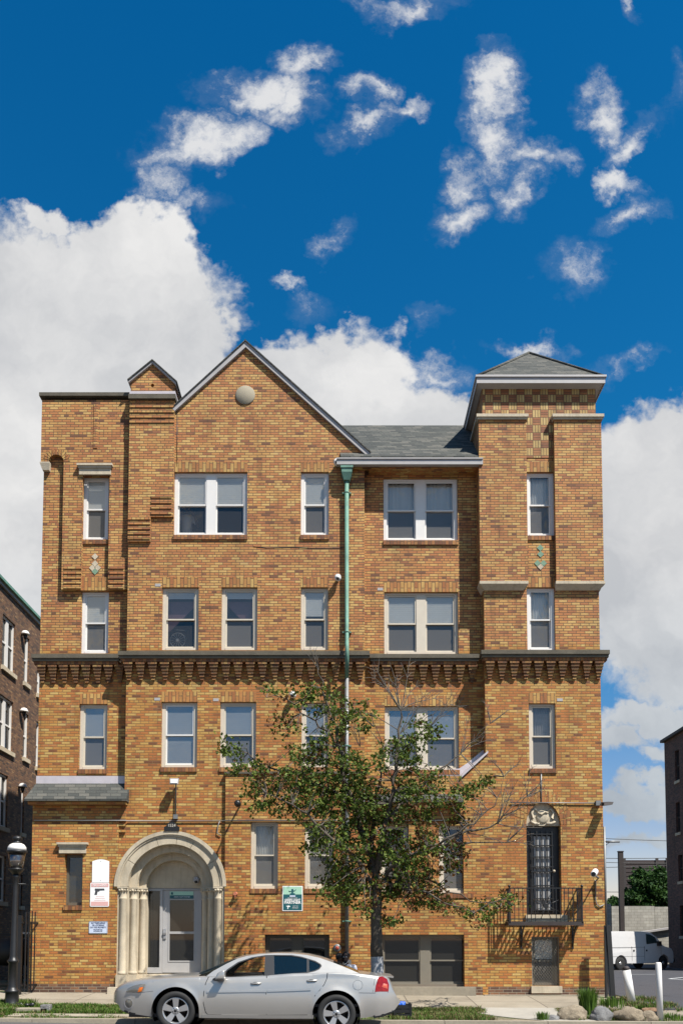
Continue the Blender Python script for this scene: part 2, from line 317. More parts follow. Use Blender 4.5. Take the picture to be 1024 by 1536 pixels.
def leafmat(name, c0, c1):
    m, N = mat(name); oi = N.n('ShaderNodeNewGeometry').outputs['Random Per Island']
    c = N.ramp(oi, [(0, c0), (.6, tuple((a+b)/2 for a, b in zip(c0, c1))), (1, c1)])
    b = N.n('ShaderNodeBsdfPrincipled', {'Base Color': c, 'Roughness': .6, 'Specular IOR Level': .2}).outputs[0]
    t = N.n('ShaderNodeBsdfTranslucent', {'Color': c}).outputs[0]
    o = N.n('ShaderNodeMixShader', {0: .25, 1: b, 2: t}).outputs[0]
    out = N.n('ShaderNodeOutputMaterial'); N.t.links.new(o, out.inputs[0]); return m
M['leaf'] = leafmat('green_leaf', (.03, .055, .008), (.14, .185, .03))
M['leafbrown'] = leafmat('scorched_leaf', (.045, .022, .008), (.19, .085, .025))
M['leafdense'] = leafmat('dense_leaf', (.012, .035, .008), (.05, .11, .02))
M['blade'] = leafmat('grass_blade', (.03, .07, .008), (.12, .20, .03))
M['dryblade'] = leafmat('dry_grass_blade', (.10, .08, .035), (.24, .19, .09))
def rockm(name, c0, c1):
    m, N = mat(name); g = N.n('ShaderNodeNewGeometry').outputs['Position']
    a = N.noise(g, 5, 8, .65); return finish(m, N, N.mix(N.n('ShaderNodeMapRange', {0: N.noise(g, 38, 5, .7), 1: .5, 2: .7, 3: 0, 4: .7}).outputs[0], N.ramp(a, [(.3, c0), (.7, c1)]), tuple(x*.45 for x in c1)), .9, 0, N.noise(g, 16, 8, .75), .05)
M['rocktan'] = rockm('tan_rock', (.15, .115, .075), (.33, .27, .19))
M['rockgrey'] = rockm('grey_rock', (.10, .10, .10), (.26, .25, .24))
M['rockrust'] = rockm('rust_rock', (.16, .085, .045), (.34, .21, .12))
def flat(name, c, rough=.5): return plain(name, c, rough, var=.03)
M['teal'] = flat('sign_teal', (.008, .085, .10)); M['mint'] = flat('sign_mint', (.34, .56, .42)); M['signwhite'] = flat('sign_white', (.78, .77, .75))
M['pinkink'] = flat('faded_pink_ink', (.62, .36, .33)); M['greyink'] = flat('grey_ink', (.05, .05, .055)); M['signblue'] = flat('pale_blue_sign', (.50, .55, .66)); M['blueink'] = flat('navy_ink', (.04, .05, .12))
M['gold'] = flat('pale_letters', (.55, .5, .42)); M['orange'] = flat('amber_lens', (.55, .12, .01), .2); M['taillens'] = plain('red_lens', (.22, .008, .008), .12, var=.5, scale=18)
M['line'] = flat('road_paint', (.6, .6, .58))
M['louvre'] = plain('brown_sheet_metal', (.035, .022, .02), .7)
def lens():
    return glassmat('headlamp_lens', (.5, .5, .48), .10, .75, (.15, .135, .11))
M['lens'] = lens()

# ------------------------------------------------------------------ mesh helpers
class MB:
    def __init__(s): s.v = []; s.f = []; s.mi = []; s.cur = 0; s.smooth = []; s.sm = False
    def V(s, p): s.v.append(tuple(p)); return len(s.v)-1
    def face(s, idx): s.f.append(tuple(idx)); s.mi.append(s.cur); s.smooth.append(s.sm)
    def poly(s, pts): s.face([s.V(p) for p in pts])
    def box(s, x0, x1, y0, y1, z0, z1):
        if x0 > x1: x0, x1 = x1, x0
        if y0 > y1: y0, y1 = y1, y0
        if z0 > z1: z0, z1 = z1, z0
        b = [s.V(p) for p in ((x0,y0,z0),(x1,y0,z0),(x1,y1,z0),(x0,y1,z0),(x0,y0,z1),(x1,y0,z1),(x1,y1,z1),(x0,y1,z1))]
        for q in ((0,1,5,4),(1,2,6,5),(2,3,7,6),(3,0,4,7),(4,5,6,7),(3,2,1,0)): s.face([b[i] for i in q])
        return s
    def hexa(s, lo, hi):                      # 4 bottom points, 4 top points
        b = [s.V(p) for p in list(lo)+list(hi)]
        for q in ((0,1,5,4),(1,2,6,5),(2,3,7,6),(3,0,4,7),(4,5,6,7),(3,2,1,0)): s.face([b[i] for i in q])
        return s
    def prism(s, outer, y0, y1, holes=()):    # polygon in x,z pushed from y0 to y1
        loops = [list(outer)]+[list(h) for h in holes]
        flat_ = [p for l in loops for p in l]
        tris = tessellate_polygon([[Vector((p[0], p[1], 0)) for p in l] for l in loops])
        a = [s.V((p[0], y0, p[1])) for p in flat_]; b = [s.V((p[0], y1, p[1])) for p in flat_]
        for t in tris: s.face([a[i] for i in t]); s.face([b[i] for i in reversed(t)])
        k = 0
        for l in loops:
            n = len(l)
            for i in range(n):
                j = (i+1) % n; s.face([a[k+i], a[k+j], b[k+j], b[k+i]])
            k += n
        return s
    def tube(s, pts, rad, n=8, cap=True):
        pts = [Vector(p) for p in pts]
        if not isinstance(rad, (list, tuple)): rad = [rad]*len(pts)
        sm = s.sm; s.sm = True; rings = []; up = None
        for i, p in enumerate(pts):
            t = (pts[min(i+1, len(pts)-1)]-pts[max(i-1, 0)])
            if t.length < 1e-9: t = Vector((0, 0, 1))
            t.normalize()
            if up is None: up = Vector((0, 0, 1)) if abs(t.z) < .9 else Vector((0, 1, 0))
            a = t.cross(up)
            if a.length < 1e-4: a = t.cross(Vector((1, 0, 0)))
            a.normalize(); b = a.cross(t).normalized()
            rings.append([s.V(p+(a*math.cos(2*math.pi*k/n)+b*math.sin(2*math.pi*k/n))*rad[i]) for k in range(n)])
        for r0, r1 in zip(rings, rings[1:]):
            for k in range(n): s.face([r0[k], r0[(k+1) % n], r1[(k+1) % n], r1[k]])
        s.sm = False
        if cap: s.face(rings[0][::-1]); s.face(rings[-1])
        s.sm = sm; return s
    def lathe(s, prof, c=(0, 0, 0), n=20, axis='z', cap=True):
        sm = s.sm; s.sm = True; rings = []
        for r, h in prof:
            ring = []
            for k in range(n):
                a = 2*math.pi*k/n; x, y = r*math.cos(a), r*math.sin(a)
                p = (x, y, h) if axis == 'z' else ((x, h, y) if axis == 'y' else (h, x, y))
                ring.append(s.V((c[0]+p[0], c[1]+p[1], c[2]+p[2])))
            rings.append(ring)
        for r0, r1 in zip(rings, rings[1:]):
            for k in range(n): s.face([r0[k], r0[(k+1) % n], r1[(k+1) % n], r1[k]])
        s.sm = False
        if cap: s.face(rings[0][::-1]); s.face(rings[-1])
        s.sm = sm; return s
    def ball(s, c, r, n=12, m=8):
        rx, ry, rz = r if isinstance(r, (tuple, list)) else (r, r, r)
        sm = s.sm; s.sm = True; rings = []
        for i in range(1, m):
            a = math.pi*i/m
            rings.append([s.V((c[0]+rx*math.sin(a)*math.cos(2*math.pi*k/n), c[1]+ry*math.sin(a)*math.sin(2*math.pi*k/n), c[2]+rz*math.cos(a))) for k in range(n)])
        t = s.V((c[0], c[1], c[2]+rz)); b = s.V((c[0], c[1], c[2]-rz))
        for r0, r1 in zip(rings, rings[1:]):
            for k in range(n): s.face([r0[k], r1[k], r1[(k+1) % n], r0[(k+1) % n]])
        for k in range(n): s.face([t, rings[0][k], rings[0][(k+1) % n]]); s.face([b, rings[-1][(k+1) % n], rings[-1][k]])
        s.sm = sm; return s
    def grid(s, rows):
        sm = s.sm; s.sm = True; ids = [[s.V(p) for p in r] for r in rows]
        for a, b in zip(ids, ids[1:]):
            for k in range(len(a)-1): s.face([a[k], a[k+1], b[k+1], b[k]])
        s.sm = sm; return s
    def build(s, name, mats, parent=None, fix=True):
        if not isinstance(mats, (list, tuple)): mats = [mats]
        o0 = worldloc(parent)
        me = bpy.data.meshes.new(name); me.from_pydata([(x-o0.x, y-o0.y, z-o0.z) for x, y, z in s.v], [], s.f)
        for m_ in mats: me.materials.append(M[m_] if isinstance(m_, str) else m_)
        me.polygons.foreach_set('material_index', s.mi); me.polygons.foreach_set('use_smooth', s.smooth)
        if fix:
            bm = bmesh.new(); bm.from_mesh(me); bmesh.ops.remove_doubles(bm, verts=bm.verts, dist=1e-5); bmesh.ops.recalc_face_normals(bm, faces=bm.faces); bm.to_mesh(me); bm.free()
        me.update(); o = bpy.data.objects.new(name, me); C.objects.link(o)
        if parent: o.parent = parent
        return o
def worldloc(o):
    v = Vector((0, 0, 0))
    while o: v += o.location; o = o.parent
    return v
def tag(o, label=None, cat=None, group=None, kind=None):
    if label: o['label'] = label
    if cat: o['category'] = cat
    if group: o['group'] = group
    if kind: o['kind'] = kind
    return o
def thing(name, loc, label, cat, group=None):
    o = bpy.data.objects.new(name, None); o.empty_display_size = .2; C.objects.link(o); o.location = loc
    return tag(o, label, cat, group)
def bevel(o, w=.01, seg=2):
    b = o.modifiers.new('bevel', 'BEVEL'); b.width = w; b.segments = seg; b.limit_method = 'ANGLE'; return o
def text(name, s, size, cx, Y, cz, m, parent, align='CENTER', bold=0, xs=1.0):
    cu = bpy.data.curves.new(name, 'FONT'); cu.body = s; cu.size = size; cu.align_x = align; cu.align_y = 'CENTER'; cu.extrude = .0015; cu.offset = bold; cu.resolution_u = 2
    to = bpy.data.objects.new(name+'_curve', cu); C.objects.link(to); bpy.context.view_layer.update()
    me = bpy.data.meshes.new_from_object(to.evaluated_get(bpy.context.evaluated_depsgraph_get())); bpy.data.objects.remove(to)
    o0 = worldloc(parent)
    for v in me.vertices:
        x, y, z = v.co; v.co = (cx+x*xs-o0.x, Y-z-o0.y, cz+y-o0.z)
    me.name = name; me.materials.clear(); me.materials.append(M[m]); o = bpy.data.objects.new(name, me); C.objects.link(o); o.parent = parent; return o

# ------------------------------------------------------------------ ground heights
def lerp(a, b, t): return a+(b-a)*t
def ss(t): t = max(0, min(1, t)); return t*t*(3-2*t)
KY = -4.15                                     # kerb line
def gz(x, y):
    base = lerp(.26, .17, max(0, min(1, (x+8)/15)))
    kz = lerp(.02, -.06, max(0, min(1, (x+8)/15)))
    if y <= KY: return lerp(-.09, -.02, ss((KY-y)/2))-.018*max(-12, min(12, x+4))*1.0 + 0.0
    if y < -.0: return lerp(base, kz, ss(y/KY)*.6+(y/KY)*.4)
    far = -.15
    return lerp(base, far, ss(y/22))
def sheet(name, xs, ys, m, dz, kind='structure', fn=gz, thick=0):
    b = MB(); b.sm = True
    b.grid([[(x, y, fn(x, y)+dz) for x in xs] for y in ys]); o = b.build(name, m, None); tag(o, kind=kind); return o
def rng(a, b, n): return [a+(b-a)*i/n for i in range(n+1)]
xsg = [-900, -200, -60]+rng(-25, 30, 55)+[80, 250, 900]
def gzo(x, y): return gz(max(-25, min(25, x)), y)
b = MB(); b.sm = True
b.grid([[(x, y, gzo(x, y)) for x in xsg] for y in [-4.14]+rng(-4, 0, 10)+rng(1, 24, 12)+[40, 80, 200, 900]])
tag(b.build('ground', 'soil'), kind='structure')
b = MB(); b.sm = True
b.grid([[(x, y, gzo(x, y)) for x in xsg] for y in [-900, -200, -60, -30]+rng(-24, KY-.16, 30)])
tag(b.build('road', 'asphalt'), kind='structure')
b = MB()
xs_ = rng(-40, 40, 40)
for x0, x1 in zip(xs_, xs_[1:]):
    z0, z1 = gz(x0, KY+.01), gz(x1, KY+.01); g = .006
    b.hexa([(x0+g, KY-.16, z0-.3), (x1-g, KY-.16, z1-.3), (x1-g, KY+.02, z1-.3), (x0+g, KY+.02, z0-.3)], [(x0+g, KY-.15, z0+.012), (x1-g, KY-.15, z1+.012), (x1-g, KY+.02, z1+.012), (x0+g, KY+.02, z0+.012)])
tag(b.build('kerb', 'concrete'), kind='structure')
sheet('pavement', rng(-25, 6.5, 40), rng(-2.25, -.02, 6), 'pave', .006)
sheet('side_pavement', rng(6.5, 30, 20), rng(-3.75, -2.5, 4), 'pave', .006)
sheet('parking_lot', rng(6.75, 40, 34), rng(-2.5, 50, 80), 'lot', .02)
b = MB(); b.sm = True       # pale slab that leads from the pavement to the kerb
rows = []
for i in range(9):
    t = i/8; y = lerp(-2.25, KY+.03, t); xa = lerp(2.6, 4.0, t*t); xb = lerp(4.6, 5.0, t)
    rows.append([(x, y, gz(x, y)+.010) for x in rng(xa, xb, 6)])
b.grid(rows); tag(b.build('crossing_slab', 'palecon'), kind='structure')
b = MB(); b.sm = True
rows = [[(x, y, gz(x, y)+.010) for x in rng(-8.6+(0), -3.9+.6*math.sin(i), 8)] for i, y in enumerate(rng(-3.85, -3.45, 3))]
b.grid(rows); tag(b.build('worn_path', 'concrete'), kind='structure')
b = MB()
for (p, q) in (((945,1461),(985,1461)), ((1003,1472),(1024,1468)), ((1003,1472),(1040,1477))):
    def gp(px, py):
        d = ray(px, py); t = (gz(8, 15)-.02-CAMZ)/d.z; P = Vector((d.x*t, CAMY+d.y*t, 0)); P.z = gz(P.x, P.y)+.03; return P
    a, c = gp(*p), gp(*q); n = Vector((-(c-a).y, (c-a).x, 0)).normalized()*.06
    b.poly([a-n, c-n, c+n, a+n])
tag(b.build('parking_line', 'line'), kind='structure')

# ================================================================== apartment building
PA, PC, PD, PE, PP = .22, 0.0, .22, -.08, -.20
BASE = Vector((0, .2, 0)); 
bld = thing('apartment_building', BASE, 'tan brick apartment building with stone arched entrance, gable and corner tower', 'building')
XL, XR = -7.62, 6.44
XAC = ax(190, 1000, PC)             # A | C corner
XCD = ax(546.5, 850, PC)            # C | D corner
XDE = ax(726.5, 1000, PE)           # D | E corner
ZB = -.4
# windows: name -> (x0,y0,x1,y1,plane,style,n,blind,glass,lintel,sill)
WN = [
 (124,715,163,810,PA,'white',1,.48,'glass','screen',0,1),
 (261,708,371,803,PC,'white',2,.5,'glass','thinscreen',1,1),
 (451,708,493,803,PC,'white',1,.5,'glass','screen',1,1),
 (575,717,686,811,PD,'white',2,0,'glass','screen',0,1),
 (789,708,831,804,PE,'white',1,0,'glass','screen',1,1),
 (122,887,163,980,PA,'white',1,.5,'glass','screen',1,0),
 (243,881,298,975,PC,'beige',1,.12,'glass','thinscreen',1,0),
 (332,881,386,975,PC,'beige',1,.12,'glass','screen',1,0),
 (451,881,492,975,PC,'beige',1,.42,'glass','screen',1,0),
 (576,888,687,981,PD,'beige',2,.48,'glass','screen',1,0),
 (790,881,832,976,PE,'white',1,0,'glass','screen',1,0),
 (119,1056,161,1154,PA,'beige',1,.5,'glassblue','screenblue',1,1),
 (242,1053,296,1151,PC,'cream',1,.6,'glassblue','glassblue',1,1),
 (330,1053,384,1151,PC,'beige',1,.6,'glassblue','screenblue',1,1),
 (452,1054,492,1151,PC,'beige',1,.4,'glassblue','screenblue',1,1),
 (577,1059,688,1155,PD,'beige',2,0,'glassblue','screenblue',1,1),
 (793,1055,833,1153,PE,'beige',1,0,'glass','screen',1,1),
 (97,1281,124,1358,-.06,'dark',0,0,'glass','glass',0,1),
 (376,1233,417,1333,-.08,'beige',1,0,'glass','screen',0,1),
 (457,1233,500,1333,-.08,'beige',1,0,'glass','screen',0,1),
 (570,1238,613,1337,-.08,'beige',1,0,'glass','screen',0,1),
 (658,1238,708,1340,-.08,'beige',1,0,'glass','screen',0,1),
 (397,1402,494,1490,-.08,'dark',2,0,'glassdark','glassdark',1,2),
 (570,1402,706,1481,-.08,'olive',2,0,'glassdark','glassdark',1,2),
 (797,1405,838,1479,PE,'olive',1,.45,'glass','screen',0,2)]
M['cream'] = M['white']; M['olive'] = plain('olive_grey_frame', (.17, .15, .115), .6, var=.1); M['glassdark'] = glassmat('dark_glass', (.3, .3, .3), .03, .35, (.05, .048, .042))
def wrect(w):
    x0, y0, x1, y1, Y = w[:5]; ym = (y0+y1)/2
    return ax(x0, ym, Y), ax(x1, ym, Y), az(y1, Y), az(y0, Y)
def hole(r): x0, x1, z0, z1 = r; return [(x0, z0), (x1, z0), (x1, z1), (x0, z1)]
H = [hole(wrect(w)) for w in WN]
def arch(cx, cz, r, n=20, a0=0, a1=180): return [(cx+r*math.cos(R(a0+(a1-a0)*i/n)), cz+r*math.sin(R(a0+(a1-a0)*i/n))) for i in range(n+1)]
T = .28
# --- recessed left section
zpA = az(1168, PA)
topA = az(600, PA)
MB().prism([(XL, zpA-.3), (XAC+.02, zpA-.3), (XAC+.02, topA), (XL, topA)], PA, PA+T, [H[0], H[5], H[11]]).build('wall', 'brick', bld)
# projecting upper layer with the tall arched niche
y2 = .10; P2 = lambda px, py: (ax(px, py, y2), az(py, y2))
nc = P2(84.5, 693); nr = ax(96, 693, y2)-nc[0]
outl = [(XL-.04, az(600, y2)), (XAC-.003, az(600, y2)), (XAC-.003, az(884, y2)), (ax(163.5, 800, y2), az(884, y2)), (ax(163.5, 800, y2), az(697, y2)), (ax(123, 800, y2), az(697, y2)), (ax(123, 800, y2), az(884, y2)), (nc[0]+nr, az(884, y2))]
outl += arch(nc[0], nc[1], nr, 14) + [(XL-.04, nc[1])]
MB().prism(outl, y2, PA-.002).build('wall', 'brick', bld)
b = MB()                              # arch bricks round the niche
for i in range(13):
    a0, a1 = R(180*i/13+2), R(180*(i+1)/13-2); r0, r1 = nr, nr+.15
    b.prism([(nc[0]+r*math.cos(a), nc[1]+r*math.sin(a)) for r, a in ((r0, a0), (r1, a0), (r1, a1), (r0, a1))], y2-.006, y2-.001)
b.build('niche_arch', 'soldier', bld)
cz_ = az(693, y2)
b = MB(); b.hexa([(XL+.0, y2+.02, cz_-.2), (XL+.17, y2+.02, cz_-.2), (XL+.17, PA, cz_-.2), (XL+.0, PA, cz_-.2)], [(XL-.06, y2-.02, cz_-.03), (XL+.19, y2-.02, cz_-.03), (XL+.19, PA, cz_-.03), (XL-.06, PA, cz_-.03)])
b.box(XL-.06, XL+.19, y2-.02, PA, cz_-.03, cz_-.001); b.build('corbel_stone', 'stone', bld)
def courses(x0, x1, zt, zb, Y, dep=.04, name='corbel_courses', m='brick', taper=False):
    b = MB(); n = max(1, int(round((zt-zb)/.133)))
    for i in range(n):
        z = zb+(zt-zb)*i/n; d = dep*(1 if not taper else (i+1)/n)
        b.box(x0, x1, Y-d, Y-.001, z+.06, z+.125)
    return b.build(name, m, bld)
courses(ax(96, 860, y2)+.005, ax(123, 860, y2)-.005, az(850, y2), az(886, y2), y2, .02)
courses(ax(163.5, 860, y2)+.005, ax(186, 860, y2), az(850, y2), az(886, y2), y2, .02)
# --- centre gable section
zsp = az(1162, PC)
gx0, gz0 = ax(262, 620, PC), az(620, PC); gpx, gpz = ax(369, 522, PC), az(522, PC); gx1, gz1 = ax(556, 690, PC), az(690, PC)
eav = az(699, PC)
outl = [(XAC, zsp-.4), (XCD, zsp-.4), (XCD, eav-.1), (XCD+.1, eav), (gx1, gz1), (gpx, gpz), (gx0, gz0), (gx0, az(602, PC)), (XAC, az(602, PC))]
MB().prism(outl, PC, PC+T, [H[i] for i in (1, 2, 6, 7, 8, 12, 13, 14)]).build('wall', 'brick', bld)
# side return C|D
# --- right bay
MB().prism([(XCD, zsp-.4), (XDE+.05, zsp-.4), (XDE+.05, az(690, PD)), (XCD, az(690, PD))], PD, PD+T-.01, [H[3], H[9], H[15]]).build('wall', 'brick', bld)
# --- tower wall
ZTW = az(574, -.30)+.03
dcx, dr = (ax(789.5, 1300, PE)+ax(841, 1300, PE))/2, (ax(841, 1300, PE)-ax(789.5, 1300, PE))/2
dz0, dzs = az(1372, PE), az(1238, PE); drz = az(1204, PE)-dzs
dhole = [(dcx-dr, dz0), (dcx+dr, dz0)]+[(dcx+dr*math.cos(R(180*i/16)), dzs+drz*math.sin(R(180*i/16))) for i in range(17)]
MB().prism([(XDE, ZB), (XR, ZB), (XR, ZTW), (XDE, ZTW)], PE, PE+T, [H[4], H[10], H[16], H[24], dhole]).build('wall', 'brick', bld)
# buttress with sloped top, left of the tower
bx0 = ax(694, 1200, PE)
MB().prism([(bx0, ZB), (XDE-.001, ZB), (XDE-.001, az(1133, PE)), (bx0, az(1167, PE))], PE-.01, PD-.01).build('buttress', 'brick', bld)
b = MB()
for i in range(1):
    a = Vector((bx0-.06, 0, az(1168, PE))); c = Vector((ax(731, 1130, PE), 0, az(1130, PE)))
    b.hexa([(a.x, PE-.06, a.z), (c.x, PE-.06, c.z), (c.x, PD, c.z), (a.x, PD, a.z)], [(a.x, PE-.06, a.z+.05), (c.x, PE-.06, c.z+.05), (c.x, PD, c.z+.13), (a.x, PD, a.z+.13)])
b.build('buttress_coping', 'flash', bld)
MB().prism([(ax(px, py, PD), az(py, PD)) for px, py in ((640,1158),(688,1153),(700,1145),(712,1135),(724,1125),(729,1132),(692,1170),(640,1170))], PD-.02, PD-.001).build('stepped_flashing', 'flash', bld)
# --- ground floor, left block (flush with a stepped right edge)
PG = -.06
acx, acz = ax(256.5, 1330, PC), az(1330, PC); aR = ax(337.5, 1330, PC)-acx
XGL = ax(176.5, 1350, PG)
zp1, zp2 = az(1198, PG), az(1232, PG)
MB().prism([(XL+.005, ZB), (XGL, ZB), (XGL, zp2), (ax(189, 1215, PG), zp2), (ax(189, 1215, PG), zp1+.06), (XL+.005, zp1+.06)], PG, PG+T, [H[17]]).build('wall', 'brick', bld)
courses(XGL+.004, ax(188, 1240, PG), az(1232, PG), az(1252, PG), PC, .055)
# ground floor, centre (holds the arched entrance)
ahole = [(acx-aR+.03, az(1478, PC))] + [(acx+aR-.03, az(1478, PC))] + arch(acx, acz, aR-.03, 24)
XGR = ax(337.5, 1300, -.08)
MB().prism([(XGL+.001, ZB), (XGR+.05, ZB), (XGR+.05, zsp-.39), (XGL+.001, zsp-.39)], PC+.002, PC+T, [ahole]).build('wall', 'brick', bld)
# ground floor, projecting right block
PB = -.08
MB().prism([(XGR, ZB), (bx0-.001, ZB), (bx0-.001, zsp-.05), (XCD, zsp-.05), (XCD, zsp), (XGR, zsp)], PB, PB+T+.06, [H[18], H[19], H[20], H[21], H[22], H[23]] if False else [H[18], H[19], H[20], H[22]]+[]).build('wall', 'brick', bld) if False else None
# the fourth window and the wide basement window straddle the buttress line, so the block runs on to the tower
XBE = ax(722, 1300, PB)
MB().prism([(XGR, ZB), (XBE, ZB), (XBE, zsp-.62), (bx0-.001, zsp-.62), (bx0-.001, zsp-.05), (XCD, zsp-.05), (XCD, zsp), (XGR, zsp)], PB-.012, PB+T, [H[18], H[19], H[20], H[21], H[22], H[23]]).build('wall', 'brick', bld)
MB().box(XGR-.03, XCD+.05, PB-.05, PC-.001, zsp+.001, zsp+.05).build('ledge', 'darkstone', bld)
# --- body behind: side walls, back wall, dark rooms, flat roof
b = MB(); b.box(XL, XL+.28, PA+T-.005, 12, ZB, topA); b.box(XR-.28, XR, PE+T-.005, 12, ZB, az(700, 0)); b.box(XL+.28, XR-.28, 11.7, 12, ZB, 13.0); b.build('wall', 'brick', bld)
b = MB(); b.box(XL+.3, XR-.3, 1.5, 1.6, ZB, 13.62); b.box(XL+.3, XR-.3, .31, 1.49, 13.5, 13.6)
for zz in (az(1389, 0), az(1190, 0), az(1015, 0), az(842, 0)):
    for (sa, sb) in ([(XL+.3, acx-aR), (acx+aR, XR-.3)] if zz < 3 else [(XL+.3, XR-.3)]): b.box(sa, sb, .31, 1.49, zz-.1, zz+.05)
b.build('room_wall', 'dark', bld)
MB().box(XL+.28, XAC+.1, .5, 11.7, topA-.5, topA-.35).build('flat_roof', 'shingle', bld)
MB().box(XAC, XAC+.25, .3, 11.7, 12.5, topA-.1).build('wall', 'brick', bld)
# gable roof
b = MB(); rg = .10
for (xa, za, xb, zb) in ((gx0-.05, gz0-.05, gpx, gpz), (gpx, gpz, gx1+.02, gz1)):
    b.hexa([(xa, .02, za), (xb, .02, zb), (xb, 9, zb), (xa, 9, za)], [(xa, .02, za+rg), (xb, .02, zb+rg), (xb, 9, zb+rg), (xa, 9, za+rg)])
b.build('roof', 'shingle', bld)
b = MB()
def slopebar(b, xa, za, xb, zb, y0, y1, t): b.hexa([(xa, y0, za), (xb, y0, zb), (xb, y1, zb), (xa, y1, za)], [(xa, y0, za+t), (xb, y0, zb+t), (xb, y1, zb+t), (xa, y1, za+t)])
slopebar(b, gx0-.03, gz0-.02, gpx, gpz-.02, -.07, .019, .15); slopebar(b, gpx, gpz-.02, gx1+.0, gz1-.02, -.07, .019, .15)
b.build('gable_coping', 'trimgrey', bld)
b = MB(); slopebar(b, gpx-.02, gpz+.135, gx1+.0, gz1+.135, -.10, .3, .035); slopebar(b, gx0, gz0+.135, gpx, gpz+.135, -.10, .3, .03); b.build('roof_edge', 'shingle', bld)
ctr = at(368, 593, 0); b = MB(); b.lathe([(.0, -.03), (.235, -.03), (.25, -.015), (.25, -.001)], (ctr.x, 0, ctr.z), 32, 'y'); b.build('round_stone', 'roundstone', bld)
# right bay roof and gutter
ez = az(688, -.2); ry, rz = 2.0, None
rzz = at(600, 638, 2.05).z
b = MB(); xa, xb = XCD-.6, XDE-.02
b.hexa([(xa, -.19, ez), (xb, -.19, ez), (xb, 2.05, rzz-.08), (xa-.2, 2.05, rzz-.08)], [(xa, -.19, ez+.08), (xb, -.19, ez+.08), (xb, 2.05, rzz), (xa-.2, 2.05, rzz)])
b.hexa([(xa-.2, 2.051, rzz-.08), (xb, 2.051, rzz-.08), (xb, 6, 12.5), (xa-.2, 6, 12.5)], [(xa-.2, 2.051, rzz), (xb, 2.051, rzz), (xb, 6, 12.6), (xa-.2, 6, 12.6)])
b.build('roof', 'shingle', bld)
b = MB(); zg1, zg0 = az(687, -.24), az(698, -.24)
b.prism([(XCD-.7, zg0+.03), (XDE-.02, zg0+.03), (XDE-.02, zg1), (XCD-.7, zg1)], -.24, -.22)
b.prism([(XCD-.7, zg1-.03), (XDE-.02, zg1-.03), (XDE-.02, zg1), (XCD-.7, zg1)], -.265, -.241)
b.box(XCD-.7, XDE-.02, -.22, -.12, zg0+.03, zg0+.045); gut = b.build('gutter', 'trimgrey', bld)
MB().box(XCD+.11, XDE-.02, -.12, PD-.001, zg0+.0, zg0+.03).build('soffit', 'brick', bld)
MB().box(XCD-.35, XCD+.10, -.12, PC-.001, zg0+.0, zg0+.03).build('soffit', 'brick', bld)
# parapet coping and chimney
MB().box(XL-.10, XAC-.02, y2-.06, PA+T+.05, topA, topA+.09).build('parapet_coping', 'darkstone', bld)
yc = -.06; cx0, cx1 = ax(193.5, 700, yc), ax(261, 700, yc); cxm = ax(226, 790, yc)
b = MB(); zc0, zc1, zc2 = az(600, yc), az(775, yc), az(812, yc)
b.prism([(cx0, zc2), (cxm, zc2), (cxm, zc1), (cx1, zc1), (cx1, zc0), (cx0, zc0)], yc, -.001); chim = b.build('chimney', 'brick', bld)
def courses2(x0, x1, zt, zb, Y, dep):
    b = MB(); n = int(round((zt-zb)/.133))
    for i in range(n):
        z = zb+(zt-zb)*i/n; b.box(x0+.004, x1-.004, Y-dep, Y-.001, z+.06, z+.125)
    b.build('corbel_courses', 'brick', chim)
courses2(cx0, cxm, az(776, yc), zc2, yc, .022); courses2(cxm, cx1-.04, az(742, yc), zc1, yc, .022); courses2(cx0, cx1, az(607, yc), az(638, yc), yc, .02)
tx0, tx1 = ax(196.5, 580, yc), ax(262, 580, yc); tp = at(229.5, 547, yc)
zt0 = az(590, yc)
MB().box(cx0-.02, cx1+.03, yc-.07, .75, zc0+.001, zc0+.12).build('cap_slab', 'darkstone', chim)
MB().box(cx0, cx1+.02, yc-.045, .72, zc0+.121, zt0+.03).build('cap_band', 'flash', chim)
hc = at(229, 578, yc); circ = [(hc.x+.045*math.cos(a*math.pi/6), hc.z+.045*math.sin(a*math.pi/6)) for a in range(12)]
MB().prism([(tx0, zt0+.03), (tx1, zt0+.03), (tx1, az(573, yc)), (tp.x, tp.z), (tx0, az(571, yc))], yc, .66, [circ]).build('chimney_top', 'brick', chim)
MB().box(hc.x-.1, hc.x+.1, .2, .4, hc.z-.1, hc.z+.1).build('flue', 'soot', chim)
b = MB(); slopebar(b, tx0-.05, az(576, yc), tp.x, tp.z, yc-.06, .7, .06); slopebar(b, tp.x, tp.z, tx1+.05, az(579, yc), yc-.06, .7, .06); b.build('cap_coping', 'trimgrey', chim)
b = MB(); slopebar(b, tx0-.07, az(577, yc)+.062, tp.x, tp.z+.062, yc-.09, .75, .03); slopebar(b, tp.x, tp.z+.062, tx1+.08, az(580, yc)+.062, yc-.09, .75, .03); b.build('cap_shingles', 'shingle', chim)
MB().box(cx0+.03, cx1-.03, .301, .65, 12.5, zc0).build('stack', 'brick', chim)
b = MB(); b.box(ax(141.5, 620, y2), ax(147.5, 620, y2), y2-.018, y2-.001, az(672, y2), az(606, y2)); b.build('brick_strip', 'brick', bld)
